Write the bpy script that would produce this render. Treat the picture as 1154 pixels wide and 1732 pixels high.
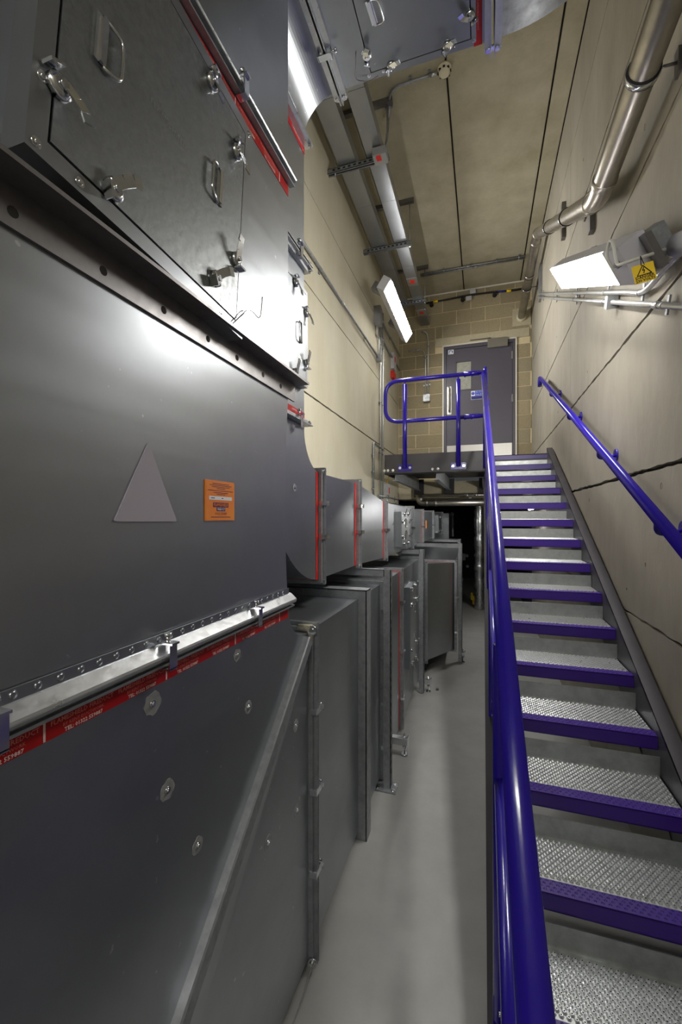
import bpy, bmesh, math, random
from mathutils import Vector, Matrix
random.seed(7)
for o in list(bpy.data.objects): bpy.data.objects.remove(o)
SC = bpy.context.scene
COL = SC.collection
H = 1.64                        # camera height above the floor; numbers below are relative to the camera
F_PX, TH = 721.0, math.atan(239/721.0)
CT, ST = math.cos(TH), math.sin(TH)

# ---------------------------------------------------------------- camera, world, exposure
cd = bpy.data.cameras.new('camera'); cam = bpy.data.objects.new('camera', cd); COL.objects.link(cam)
cd.sensor_fit = 'VERTICAL'; cd.sensor_height = 36.0; cd.lens = 36.0*F_PX/1732
cd.shift_y = 9/1732; cd.clip_start = 0.02
cam.location = (0, 0, H); cam.rotation_euler = (math.pi/2, 0, TH)
SC.camera = cam
w = bpy.data.worlds.new('world'); SC.world = w; w.use_nodes = True
w.node_tree.nodes['Background'].inputs[0].default_value = (0.9, 0.95, 1, 1)
w.node_tree.nodes['Background'].inputs[1].default_value = 0.02
SC.view_settings.view_transform = 'Standard'; SC.view_settings.look = 'None'
SC.view_settings.gamma = 1; SC.view_settings.use_curve_mapping = False
SC.view_settings.exposure = 1.2
LAMP = 36.0

def P(u, v, X=None, Y=None, Z=None):
    a = (u-577)/F_PX
    r = Vector((-ST+a*CT, CT+a*ST, (875-v)/F_PX))
    k = X/r.x if X is not None else (Y/r.y if Y is not None else Z/r.z)
    return r*k

# ---------------------------------------------------------------- materials
def srgb(r, g, b):
    f = lambda c: c/12.92 if c <= .04045 else ((c+.055)/1.055)**2.4
    return (f(r/255), f(g/255), f(b/255), 1)
def mat(name, col, rough=.5, metal=0, noise=0, nscale=8, bump=0, bscale=60, rvar=0, emit=0, stretch=None, col2=None, coat=0, streak=0):
    m = bpy.data.materials.new(name); m.use_nodes = True
    nt = m.node_tree; N = nt.nodes; L = nt.links; b = N['Principled BSDF']
    b.inputs['Base Color'].default_value = col; b.inputs['Roughness'].default_value = rough; b.inputs['Metallic'].default_value = metal
    if coat: b.inputs['Coat Weight'].default_value = coat; b.inputs['Coat Roughness'].default_value = .12
    tc = N.new('ShaderNodeTexCoord'); src = tc.outputs['Object']
    geo = N.new('ShaderNodeNewGeometry'); src = geo.outputs['Position']
    if stretch:
        mp = N.new('ShaderNodeMapping'); mp.inputs['Scale'].default_value = stretch; L.new(src, mp.inputs[0]); src = mp.outputs[0]
    if noise:
        n = N.new('ShaderNodeTexNoise'); n.inputs['Scale'].default_value = nscale; n.inputs['Detail'].default_value = 6; n.inputs['Roughness'].default_value = .65
        L.new(src, n.inputs['Vector'])
        mx = N.new('ShaderNodeMix'); mx.data_type = 'RGBA'
        rp = N.new('ShaderNodeMapRange'); rp.inputs[1].default_value = .3; rp.inputs[2].default_value = .7
        L.new(n.outputs[0], rp.inputs[0]); L.new(rp.outputs[0], mx.inputs[0])
        c2 = col2 or tuple(c*(1-noise) for c in col[:3])+(1,)
        mx.inputs[6].default_value = c2; mx.inputs[7].default_value = col
        L.new(mx.outputs[2], b.inputs['Base Color'])
        if rvar:
            rr = N.new('ShaderNodeMapRange'); rr.inputs[1].default_value = .3; rr.inputs[2].default_value = .7
            rr.inputs[3].default_value = rough+rvar; rr.inputs[4].default_value = rough-rvar
            L.new(n.outputs[0], rr.inputs[0]); L.new(rr.outputs[0], b.inputs['Roughness'])
    if bump:
        n2 = N.new('ShaderNodeTexNoise'); n2.inputs['Scale'].default_value = bscale; n2.inputs['Detail'].default_value = 3
        L.new(src, n2.inputs['Vector'])
        bp = N.new('ShaderNodeBump'); bp.inputs['Strength'].default_value = bump; bp.inputs['Distance'].default_value = .01
        L.new(n2.outputs[0], bp.inputs['Height']); L.new(bp.outputs[0], b.inputs['Normal'])
    if streak:      # rolled-sheet streaks and pale specks
        mp2 = N.new('ShaderNodeMapping'); mp2.inputs['Scale'].default_value = (1.2, .5, 16); L.new(geo.outputs['Position'], mp2.inputs[0])
        n3 = N.new('ShaderNodeTexNoise'); n3.inputs['Scale'].default_value = 1.6; n3.inputs['Detail'].default_value = 2; L.new(mp2.outputs[0], n3.inputs['Vector'])
        m3 = N.new('ShaderNodeMapRange'); m3.inputs[1].default_value = .3; m3.inputs[2].default_value = .7; m3.inputs[3].default_value = rough+streak; m3.inputs[4].default_value = rough-streak
        L.new(n3.outputs[0], m3.inputs[0]); L.new(m3.outputs[0], b.inputs['Roughness'])
        n4 = N.new('ShaderNodeTexNoise'); n4.inputs['Scale'].default_value = 38; n4.inputs['Detail'].default_value = 2; L.new(geo.outputs['Position'], n4.inputs['Vector'])
        m4 = N.new('ShaderNodeMapRange'); m4.inputs[1].default_value = .735; m4.inputs[2].default_value = .76; m4.inputs[4].default_value = .5; L.new(n4.outputs[0], m4.inputs[0])
        mx4 = N.new('ShaderNodeMix'); mx4.data_type = 'RGBA'; old = b.inputs['Base Color'].links[0].from_socket
        L.new(old, mx4.inputs[6]); mx4.inputs[7].default_value = (.75, .76, .76, 1); L.new(m4.outputs[0], mx4.inputs[0]); L.new(mx4.outputs[2], b.inputs['Base Color'])
    if emit:
        b.inputs['Emission Color'].default_value = (1, .97, .92, 1); b.inputs['Emission Strength'].default_value = emit
    return m
M = {}
M['galv'] = mat('galvanised_sheet', (.40, .425, .455, 1), .32, .92, .14, 3.5, .05, 2.2, .04, streak=.018)
M['galv_spangle'] = mat('spangled_sheet', (.34, .36, .37, 1), .40, .85, .45, 75, .04, 60, .08)
M['galv_bright'] = mat('bright_galvanised', (.60, .62, .64, 1), .33, .95, .15, 30, .04, 50, .08)
M['galv_dull'] = mat('dull_galvanised', (.42, .44, .46, 1), .50, .80, .3, 25, .06, 60, .1)
M['tread'] = mat('tread_galvanised', (.44, .46, .45, 1), .42, .8, .3, 18, .06, 60, .08)
M['dark_steel'] = mat('dark_steel_shaded_angle', (.26, .25, .25, 1), .42, .85, .2, 20, .03, 50, .06)
M['chrome'] = mat('zinc_plated', (.75, .77, .80, 1), .16, 1)
M['stainless'] = mat('stainless_pipe', (.52, .49, .44, 1), .34, .95, .3, 7, 0, 30, .06)
M['brushed'] = mat('brushed_plate', (.46, .45, .42, 1), .36, .95, .1, 40, 0, 1, .05, stretch=(30, 1, 1))
M['concrete_left'] = mat('cast_concrete_warm_lit', srgb(196, 191, 172), .75, 0, .22, 2.2, .12, 45, 0, stretch=(1, 1, .45), col2=srgb(183, 176, 152))  # warm lamp tint is put into the left wall colour
M['concrete_right'] = mat('cast_concrete_grey', srgb(172, 166, 152), .68, 0, .25, 2.6, .15, 40, 0, stretch=(1, 1, .5), col2=srgb(150, 144, 130))
M['concrete_ceiling'] = mat('cast_concrete_ceiling', srgb(186, 180, 158), .8, 0, .25, 3, .12, 40, 0, col2=srgb(160, 153, 128))
M['gap'] = mat('joint_shadow_gap', srgb(52, 49, 44), .9)
M['floor'] = mat('painted_floor', srgb(158, 158, 155), .42, 0, .12, 5, .03, 90, .06)
M['blocks'] = []
for i, c in enumerate([(172, 159, 128), (164, 152, 122), (178, 165, 134), (168, 157, 130)]):
    M['blocks'].append(mat('concrete_block_%d' % i, srgb(*c), .88, 0, .3, 70, .5, 130))
M['mortar'] = mat('mortar', srgb(226, 211, 172), .9, 0, .1, 40, .3, 90)
M['lintel'] = mat('lintel_concrete', srgb(196, 187, 160), .85, 0, .15, 20, .2, 60)
M['blue'] = mat('blue_gloss_paint', srgb(36, 18, 152), .22, 0, .08, 6, .02, 40, .05, coat=.4)
M['nosing_blue'] = mat('violet_nosing_paint', srgb(56, 28, 124), .38, 0, .1, 10, .03, 60, .05)
M['stringer'] = mat('dark_grey_paint', srgb(72, 70, 76), .40, 0, .1, 8, .03, 60, .05)
M['platform'] = mat('charcoal_paint', srgb(58, 56, 60), .42, 0, .1, 8, .03, 60, .05)
M['door'] = mat('door_paint', srgb(84, 81, 92), .40, 0, .06, 6)
M['white'] = mat('white_trim', srgb(225, 222, 212), .5)
M['lampbody'] = mat('lamp_housing_grey', srgb(196, 196, 202), .45)
M['lampside'] = mat('lamp_back_grey', srgb(150, 150, 150), .5)
M['lit'] = mat('lit_diffuser', (1, 1, 1, 1), .5, emit=LAMP)
M['red_tape'] = mat('red_tape', srgb(178, 22, 20), .30, 0, .12, 14)
M['red'] = mat('red_plastic', srgb(215, 38, 30), .4)
M['tape_text_light'] = mat('tape_print_white', srgb(238, 215, 208), .5)
M['tape_text_dim'] = mat('tape_print_dim', srgb(232, 130, 118), .5)
M['black'] = mat('black_rubber', srgb(26, 26, 28), .6)
M['dark_hole'] = mat('dark_print', srgb(30, 28, 30), .8)
M['yellow'] = mat('yellow_plastic', srgb(250, 212, 24), .45)
M['orange'] = mat('orange_label', srgb(240, 128, 44), .5, 0, .1, 9, col2=srgb(246, 156, 60))
M['purple'] = mat('purple_print', srgb(84, 44, 92), .5)
M['signblue'] = mat('sign_blue', srgb(40, 70, 190), .4)
M['signdark'] = mat('sign_navy', srgb(34, 34, 120), .4)
M['signwhite'] = mat('sign_white', srgb(235, 238, 245), .45)
M['mauve'] = mat('mauve_grey_sticker', srgb(166, 161, 172), .7)
M['sealant'] = mat('pale_sealant', srgb(186, 180, 156), .7, 0, .3, 60, .4, 80)
M['sealspot'] = mat('grey_sealant_smear', srgb(150, 152, 152), .6, .2, .3, 60, .2, 60)
M['conduit'] = mat('galvanised_conduit', (.62, .63, .62, 1), .34, .55, .15, 30, 0, 50, .06)
M['pvc'] = mat('white_flex', srgb(222, 222, 214), .45)
M['detector'] = mat('ivory_plastic', srgb(222, 214, 186), .45)
M['foil'] = mat('foil_lagging', (.72, .73, .75, 1), .32, .95, .2, 18, .35, 16, .1)
M['glass'] = mat('obscured_glass', srgb(196, 198, 186), .15, .2, .3, 22, .2, 20)
M['darkwall'] = mat('far_wall_shade_tint', srgb(40, 38, 36), .9)  # passage darkness is put into this wall and ceiling colour
M['bluecable'] = mat('blue_cable', srgb(30, 40, 120), .4)
M['crater'] = mat('punched_hole_shade', srgb(36, 36, 38), .7)  # shade inside the tread holes is put into the colour

# ---------------------------------------------------------------- mesh helpers
WM = {}
def link(o, parent, Mw):
    COL.objects.link(o)
    if parent is not None:
        o.parent = parent
        o.matrix_basis = WM[parent.name].inverted() @ Mw
    else:
        o.matrix_basis = Mw
    WM[o.name] = Mw.copy()
    return o
def up(M_): return Matrix.Translation((0, 0, H)) @ M_
def thing(name, label, cat, loc, group=None, kind=None):
    o = bpy.data.objects.new(name, None); o.empty_display_size = .05
    link(o, None, up(Matrix.Translation(loc)))
    tag(o, label, cat, group, kind)
    return o
def tag(o, label=None, cat=None, group=None, kind=None):
    if label: o['label'] = label
    if cat: o['category'] = cat
    if group: o['group'] = group
    if kind: o['kind'] = kind
    return o

class MB:
    def __init__(s): s.v = []; s.f = []; s.m = []; s.sm = []; s.mi = 0; s.smooth = False
    def add(s, vs, fs):
        b = len(s.v); s.v += [Vector(x) for x in vs]
        for f in fs: s.f.append([b+i for i in f]); s.m.append(s.mi); s.sm.append(s.smooth)
        return s
    def hexa(s, p):   # 8 pts: bottom 0-3 ccw, top 4-7
        return s.add(p, [(3, 2, 1, 0), (4, 5, 6, 7), (0, 1, 5, 4), (1, 2, 6, 5), (2, 3, 7, 6), (3, 0, 4, 7)])
    def box(s, x0, x1, y0, y1, z0, z1):
        x0, x1 = min(x0, x1), max(x0, x1); y0, y1 = min(y0, y1), max(y0, y1); z0, z1 = min(z0, z1), max(z0, z1)
        return s.hexa([(x0, y0, z0), (x1, y0, z0), (x1, y1, z0), (x0, y1, z0), (x0, y0, z1), (x1, y0, z1), (x1, y1, z1), (x0, y1, z1)])
    def bar(s, a, b, wdir, w, t):   # rectangular bar from a to b; w along wdir, t along the third axis
        a = Vector(a); b = Vector(b); d = (b-a).normalized(); wd = Vector(wdir); wd = (wd-d*wd.dot(d)).normalized(); n = d.cross(wd)
        W = wd*w/2; T = n*t/2
        return s.hexa([a-W-T, a+W-T, a+W+T, a-W+T, b-W-T, b+W-T, b+W+T, b-W+T][:8])
    def prism(s, poly, fn, a, b):   # poly 2-D ccw, fn(p, t) -> 3-D
        n = len(poly)
        vs = [fn(p, a) for p in poly]+[fn(p, b) for p in poly]
        fs = [tuple(range(n))[::-1], tuple(range(n, 2*n))]+[(i, (i+1) % n, n+(i+1) % n, n+i) for i in range(n)]
        return s.add(vs, fs)
    def tube(s, pts, r, n=10, cap=True):
        pts = [Vector(p) for p in pts]; vs = []; fs = []
        t0 = (pts[1]-pts[0]).normalized(); ref = Vector((0, 0, 1)) if abs(t0.z) < .9 else Vector((1, 0, 0))
        u = t0.cross(ref).normalized(); k = len(pts)
        for i, p in enumerate(pts):
            if i == 0: t = t0
            elif i == k-1: t = (pts[i]-pts[i-1]).normalized()
            else: t = ((pts[i]-pts[i-1]).normalized()+(pts[i+1]-pts[i]).normalized()).normalized()
            u = (u-t*u.dot(t)).normalized(); v = t.cross(u)
            rr = r[i] if isinstance(r, (list, tuple)) else r
            for j in range(n):
                a = 2*math.pi*j/n; vs.append(p+u*math.cos(a)*rr+v*math.sin(a)*rr)
        old = s.smooth; s.smooth = True
        for i in range(k-1):
            for j in range(n):
                fs.append((i*n+j, i*n+(j+1) % n, (i+1)*n+(j+1) % n, (i+1)*n+j))
        b = len(s.v); s.add(vs, fs); s.smooth = False
        if cap:
            for q in (tuple(range(n))[::-1], tuple(range((k-1)*n, k*n))):
                s.f.append([b+i for i in q]); s.m.append(s.mi); s.sm.append(False)
        s.smooth = old
        return s
    def cyl(s, a, b, r, n=12): return s.tube([a, b], r, n)
    def mesh(s, name, mats, center=True, bevel=0):
        me = bpy.data.meshes.new(name)
        c = Vector((0, 0, 0))
        if center:
            lo = [min(v[i] for v in s.v) for i in range(3)]; hi = [max(v[i] for v in s.v) for i in range(3)]
            c = Vector([(lo[i]+hi[i])/2 for i in range(3)])
        me.from_pydata([v-c for v in s.v], [], s.f)
        for mt in (mats if isinstance(mats, (list, tuple)) else [mats]): me.materials.append(mt)
        for i, p in enumerate(me.polygons): p.material_index = s.m[i]; p.use_smooth = s.sm[i]
        bm = bmesh.new(); bm.from_mesh(me); bmesh.ops.recalc_face_normals(bm, faces=bm.faces)
        if bevel: bmesh.ops.bevel(bm, geom=[e for e in bm.edges if len(e.link_faces) == 2 and e.calc_face_angle(0) > .6], offset=bevel, segments=2, affect='EDGES', clamp_overlap=True)
        bm.to_mesh(me); bm.free()
        return me, c
    def build(s, name, mats, parent=None, bevel=0, **tags):
        me, c = s.mesh(name, mats, True, bevel)
        o = bpy.data.objects.new(name, me)
        link(o, parent, up(Matrix.Translation(c)))
        if tags: tag(o, **tags)
        return o
def place(name, me, Mloc, parent, **tags):
    o = bpy.data.objects.new(name, me); link(o, parent, up(Mloc))
    if tags: tag(o, **tags)
    return o
def FR(o, x, y, z):
    m = Matrix.Identity(4)
    for i, c in enumerate((x, y, z, o)):
        for j in range(3): m[j][i] = c[j]
    return m
FX = ((0, 1, 0), (0, 0, 1), (1, 0, 0))       # face looking +X: local x = +Y, y = +Z, z = +X
FDN = ((1, 0, 0), (0, -1, 0), (0, 0, -1))    # face looking down
FY = ((1, 0, 0), (0, 0, 1), (0, -1, 0))      # face looking -Y (to the camera)
FL = ((0, -1, 0), (0, 0, 1), (-1, 0, 0))     # face looking -X
def fillet(pts, r, n=6):
    pts = [Vector(p) for p in pts]; out = [pts[0]]
    for i in range(1, len(pts)-1):
        p, a, b = pts[i], pts[i-1], pts[i+1]
        d1 = (a-p); d2 = (b-p); l = min(r, d1.length*.49, d2.length*.49)
        q1 = p+d1.normalized()*l; q2 = p+d2.normalized()*l
        for k in range(n+1):
            t = k/n; out.append(q1*(1-t)**2+p*2*t*(1-t)+q2*t*t)
    out.append(pts[-1]); return out
TXT = {}
def text(s, size, Mloc, mt, parent, name='lettering', bold=0):
    key = (s, size, mt.name, bold)
    if key not in TXT:
        cu = bpy.data.curves.new('t', 'FONT'); cu.body = s; cu.size = size; cu.align_x = 'CENTER'; cu.align_y = 'CENTER'
        cu.offset = bold; cu.resolution_u = 1
        ob = bpy.data.objects.new('t', cu); COL.objects.link(ob)
        bpy.context.view_layer.update()
        me = bpy.data.meshes.new_from_object(ob); bpy.data.objects.remove(ob)
        me.materials.clear(); me.materials.append(mt); me.name = 'lettering'; TXT[key] = me
    return place(name, TXT[key], Mloc, parent)

# ---------------------------------------------------------------- shell
XR, XL, YB, ZC, YN = .74, -1.37, 7.3, 3.74, -2.4
LAND = .70
fl = MB().box(XL-.1, XR+.1, YN-.1, 12.2, -H-.1, -H).build('floor', M['floor']); tag(fl, kind='structure')

def panel_wall(name, x_face, out, ys, zs, mt, gap, jit, y_end=YB):
    root = MB().box(x_face-out*.03, x_face-out*.16, YN, y_end, -H, ZC).build(name, M['gap']); tag(root, kind='structure')
    rr = random.Random(3)
    for a, b in zip(ys[:-1], ys[1:]):
        for k, (z0, z1) in enumerate(zip(zs[:-1], zs[1:])):
            n = max(8, int((b-a)/.05)); m = MB()
            g0 = gap[k]; g1 = gap[k+1]
            lo = [z0+g0/2+rr.uniform(-1, 1)*jit*(g0 > .005) for _ in range(n+1)]
            hi = [z1-g1/2+rr.uniform(-1, 1)*jit*(g1 > .005) for _ in range(n+1)]
            ya, yb = a+.002, b-.002
            vs = []
            for i in range(n+1):
                y = ya+(yb-ya)*i/n
                vs += [(x_face, y, lo[i]), (x_face, y, hi[i]), (x_face-out*.03, y, lo[i]), (x_face-out*.03, y, hi[i])]
            fs = []
            for i in range(n):
                p = 4*i; q = p+4
                fs += [(p, q, q+1, p+1), (p+2, p+3, q+3, q+2), (p, p+2, q+2, q), (p+1, q+1, q+3, p+3)]
            fs += [(0, 1, 3, 2), (4*n, 4*n+2, 4*n+3, 4*n+1)]
            m.add(vs, fs).build('panel', mt, root)
    return root
wl = panel_wall('wall_left', XL, 1, [YN, 2.2, YB], [-H, -.66, .22, 1.02, 1.92, 2.72, 3.50, ZC], M['concrete_left'], [0, .012, .012, .016, .012, .012, .02, 0], .002)
wr = panel_wall('wall_right', XR, -1, [YN, 4.2, YB], [-H, -.505, .222, .955, 1.69, 2.43, 3.20, ZC], M['concrete_right'], [0, .014, .020, .016, .012, .012, .008, 0], .004)
# cast-in ferrule holes of the right wall
for (u, v, r) in [(1119, 822, .011), (997, 846, .010), (994, 629, .008), (944, 697, .008), (942, 570, .008), (1092, 955, .008), (1060, 996, .006), (1091, 215, .012), (1096, 477, .009), (987, 270, .009), (980, 84, .009)]:
    p = P(u, v, X=XR-.0006); m = MB(); n = 10
    m.add([(XR-.0008, p.y+math.cos(i*.628)*r*.8, p.z+math.sin(i*.628)*r*1.3) for i in range(n)]+[(XR+.008, p.y, p.z)], [(i, (i+1) % n, n) for i in range(n)])
    m.build('cast_hole', M['gap'], wr)
# ceiling
cl = MB().box(XL-.16, XR+.16, YN, YB+.3, ZC+.03, ZC+.2).build('ceiling', M['gap']); tag(cl, kind='structure')
xs = [XL, -1.14, -.285, .577, XR]
for a, b in zip(xs[:-1], xs[1:]):
    for (y0, y1) in ((YN, YB),):
        MB().box(a+.008, b-.008, y0, y1-.004, ZC, ZC+.03).build('panel', M['concrete_ceiling'], cl, bevel=.004)
# wall behind the camera
wf = MB().box(XL-.16, XR+.16, YN-.2, YN, -H, ZC).build('wall_front', M['concrete_left']); tag(wf, kind='structure')

# back wall: blockwork over a concrete beam with the opening underneath
DX0, DX1 = P(750, 600, Y=YB).x, P(873, 600, Y=YB).x
DZ1 = P(872, 572, Y=YB).z
ZLB, ZLT = DZ1+.008, DZ1+.15
wb = MB()
wb.box(XL-.1, DX0, YB+.012, YB+.2, LAND-.1, ZC); wb.box(DX1, XR+.1, YB+.012, YB+.2, LAND-.1, ZC); wb.box(DX0, DX1, YB+.012, YB+.2, DZ1, ZC)
wb = wb.build('wall_back', M['mortar']); tag(wb, kind='structure')
MB().box(XL-.1, XR+.1, YB+.0, YB+.6, .30, LAND-.1).build('beam', M['lintel'], wb, bevel=.01)
MB().box(DX0-.13, DX1+.2, YB-.006, YB+.02, ZLB, ZLT).build('lintel', M['lintel'], wb, bevel=.004)
z = LAND-.1; k = 0; COURSE, BL_ = .225, .45
rb = random.Random(5)
z = DZ1+.15-COURSE*10-.02
pp = P(887, 525, Y=YB)
k = 0
while z < ZC-.03:
    z1 = min(z+COURSE, ZC)
    x = XL-.225*(k % 2)-.16
    while x < XR:
        xa, xb = max(x, XL), min(x+BL_, XR)
        segs = [(xa, xb)]
        za, zb = max(z, LAND-.1), z1
        if za < ZLT and zb > LAND:      # keep the door and lintel clear
            out = []
            if zb-.02 > ZLB and za < ZLB: cut = (DX0-.13, DX1+.2)
            elif za >= ZLB-.01: cut = (DX0-.13, DX1+.2)
            else: cut = (DX0-.005, DX1+.005)
            if za < ZLB and zb > ZLB+.02:
                zb = ZLB if False else zb
            for (a, b) in segs:
                if b <= cut[0] or a >= cut[1]: out.append((a, b))
                else:
                    if a < cut[0]: out.append((a, cut[0]))
                    if b > cut[1]: out.append((cut[1], b))
            segs = out
            if za < ZLT < zb: segs.append(('top', xa, xb))
        for sg in segs:
            if sg[0] == 'top':
                a, b = max(sg[1], DX0-.13), min(sg[2], DX1+.2); z_a = ZLT
                if b-a < .04 or zb-z_a < .02: continue
            else: a, b = sg; z_a = za
            if b-a < .03 or zb-z_a < .015: continue
            MB().box(a+.005, b-.005, YB-rb.uniform(.0, .003)+.006, YB+.05, z_a+.005, zb-.005).build('block', M['blocks'][rb.randrange(4)], wb, bevel=.003)
        x += BL_
    z += COURSE; k += 1
tr = MB().box(XL, XR, YB-.02, YB-.005, ZC-.02, ZC).build('trim_1', M['white']); tag(tr, kind='structure')

# far dark passage under the landing
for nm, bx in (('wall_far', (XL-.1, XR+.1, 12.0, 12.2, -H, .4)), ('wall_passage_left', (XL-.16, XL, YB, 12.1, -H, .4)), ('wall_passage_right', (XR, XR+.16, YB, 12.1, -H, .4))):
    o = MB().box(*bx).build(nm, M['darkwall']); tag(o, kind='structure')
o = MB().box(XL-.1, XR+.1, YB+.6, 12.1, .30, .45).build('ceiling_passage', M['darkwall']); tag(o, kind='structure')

# ---------------------------------------------------------------- door
dr = thing('door_1', None, None, ((DX0+DX1)/2, YB, LAND)); tag(dr, kind='structure')
yd = YB-.012
m = MB(); m.box(DX0-.012, DX0+.008, yd-.012, yd+.05, LAND, DZ1+.012); m.box(DX1-.008, DX1+.012, yd-.012, yd+.05, LAND, DZ1+.012); m.box(DX0, DX1, yd-.012, yd+.05, DZ1-.008, DZ1+.012)
m.build('trim_strip', M['white'], dr)
m = MB(); FRW = .05
m.box(DX0+.008, DX0+FRW, yd-.006, yd+.06, LAND, DZ1-.008); m.box(DX1-FRW, DX1-.008, yd-.006, yd+.06, LAND, DZ1-.008); m.box(DX0+FRW, DX1-FRW, yd-.006, yd+.06, DZ1-FRW-.01, DZ1-.008)
m.build('door_frame', M['door'], dr, bevel=.003)
lx0, lx1, lz1 = DX0+FRW+.004, DX1-FRW-.004, DZ1-FRW-.015
va, vb = P(771, 612, Y=yd), P(798, 658, Y=yd)
m = MB()
m.box(lx0, va.x, yd+.008, yd+.05, LAND+.01, lz1); m.box(vb.x, lx1, yd+.008, yd+.05, LAND+.01, lz1)
m.box(va.x, vb.x, yd+.008, yd+.05, LAND+.01, vb.z); m.box(va.x, vb.x, yd+.008, yd+.05, va.z, lz1)
leaf = m.build('door_leaf', M['door'], dr)
m = MB(); e = .022
m.box(va.x-.012, va.x+e-.012, yd, yd+.03, vb.z-.012, va.z+.012); m.box(vb.x-e+.012, vb.x+.012, yd, yd+.03, vb.z-.012, va.z+.012)
m.box(va.x, vb.x, yd, yd+.03, va.z-e+.012, va.z+.012); m.box(va.x, vb.x, yd, yd+.03, vb.z-.012, vb.z+e-.012)
m.build('vision_bead', M['door'], leaf, bevel=.003)
MB().box(va.x, vb.x, yd+.026, yd+.032, vb.z, va.z).build('glass_pane', M['glass'], leaf)
kp = P(840, 750, Y=yd)
MB().box(lx0+.006, lx1-.006, yd+.004, yd+.008, LAND+.02, kp.z).build('kick_plate', M['brushed'], leaf)
ha, hb = P(760, 656, Y=yd), P(760, 696, Y=yd)
MB().box(ha.x-.035, ha.x+.035, yd+.004, yd+.008, hb.z-.05, ha.z+.02).build('handle_plate', M['brushed'], leaf)
MB().tube(fillet([(ha.x, yd+.006, ha.z), (ha.x, yd-.05, ha.z), (ha.x, yd-.05, hb.z), (ha.x, yd+.006, hb.z)], .02), .011, 10).build('pull_handle', M['brushed'], leaf)
ca, cb = P(825, 577, Y=yd), P(859, 586, Y=yd)
m = MB(); m.box(ca.x, cb.x, yd-.05, yd+.008, cb.z, ca.z+.02); m.build('door_closer', M['brushed'], dr, bevel=.006)
MB().bar((ca.x+.05, yd-.03, ca.z+.035), (ca.x-.27, yd-.035, ca.z+.035), (0, 1, 0), .02, .008).build('closer_arm', M['dark_steel'], dr)
for (u, v0, v1) in ((866.5, 594, 607), (867, 667, 680)):
    a, b = P(u, v0, Y=yd), P(u, v1, Y=yd)
    MB().box(a.x-.012, a.x+.010, yd-.012, yd+.01, b.z, a.z).build('hinge', M['chrome'], dr)
a, b = P(758.5, 592, Y=yd), P(767.5, 598.5, Y=yd)
sg = MB().box(a.x, b.x, yd+.004, yd+.008, b.z, a.z).build('door_sign', M['signwhite'], leaf)
a2, b2 = P(797, 661.5, Y=yd), P(818, 674.5, Y=yd); zm = a2.z*.42+b2.z*.58
m = MB(); m.box(a2.x, b2.x, yd+.003, yd+.008, b2.z, a2.z); m.build('door_sign', M['signwhite'], leaf)
m = MB(); m.box(a2.x+.062, b2.x-.003, yd+.001, yd+.004, zm+.003, a2.z-.004); m.build('sign_field', M['signblue'], leaf)
MB().box(a2.x+.004, b2.x-.003, yd+.001, yd+.004, b2.z+.004, zm-.002).build('sign_field', M['signdark'], leaf)
cx, cz = a2.x+.031, (zm+a2.z)/2
MB().cyl((cx, yd+.001, cz), (cx, yd+.004, cz), .026, 16).build('sign_disc', M['signblue'], leaf)
text('!', .045, FR((cx, yd+.0005, cz), *FY), M['signwhite'], leaf)
text('Fire door', .028, FR(((a2.x+.062+b2.x)/2, yd, cz+.016), *FY), M['signwhite'], leaf)
text('keep shut', .028, FR(((a2.x+.062+b2.x)/2, yd, cz-.016), *FY), M['signwhite'], leaf)
m = MB(); m.box(a.x+.014, a.x+.022, yd+.001, yd+.004, b.z+.012, a.z-.012); m.box(a.x+.014, b.x-.03, yd+.001, yd+.004, a.z-.022, a.z-.012); m.box(b.x-.026, b.x-.014, yd+.001, yd+.004, b.z+.02, a.z-.018)
m.build('sign_symbol', M['signdark'], leaf)

# ---------------------------------------------------------------- hardware prototypes (shared meshes)
def proto_catch():      # cam catch of an access door; local z outward
    m = MB()
    m.tube([(0, 0, 0), (0, 0, .008), (0, 0, .012)], [.017, .017, .011], 14)
    m.tube([(0, 0, .012), (0, 0, .016)], .006, 8)
    m.smooth = False
    path = [(-.004, .004, .011), (.014, .010, .018), (.030, .013, .024), (.044, .011, .026)]
    for a, b in zip(path[:-1], path[1:]): m.bar(a, b, (0, 1, 0), .018, .003)
    m.bar((-.020, -.005, .002), (-.020, -.005, .020), (0, 1, 0), .022, .004)
    return m.mesh('catch', M['chrome'], False)[0]
def proto_clamp():      # flange clamp; local z outward, local x across the flange joint
    m = MB()
    m.box(-.026, .026, -.011, .011, .0, .004); m.box(-.028, -.024, -.011, .011, -.024, .004); m.box(.024, .028, -.011, .011, -.020, .010)
    m.cyl((.022, 0, -.010), (.042, 0, -.010), .005, 8); m.cyl((.040, 0, -.010), (.046, 0, -.010), .009, 6)
    return m.mesh('clamp', M['chrome'], False)[0]
def proto_bolt(r=.009, h=.006):
    m = MB(); m.cyl((0, 0, -.004), (0, 0, .0015), r*1.35, 12); m.cyl((0, 0, 0), (0, 0, h), r*.75, 6); return m.mesh('bolt', M['chrome'], False)[0]
def proto_handle():
    m = MB(); m.box(-.011, .011, -.038, .038, 0, .004)
    m.tube(fillet([(.004, -.040, .004), (.034, -.036, .010), (.034, .036, .010), (.004, .040, .004)], .014, 5), .003, 8)
    m.box(-.003, .006, -.038, .038, .002, .009)
    return m.mesh('handle', M['chrome'], False)[0]
CATCH, CLAMP, BOLT, HANDLE = proto_catch(), proto_clamp(), proto_bolt(), proto_handle()
SMALLBOLT = proto_bolt(.005, .004)
def rotz(a): return Matrix.Rotation(math.radians(a), 4, 'Z')

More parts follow.
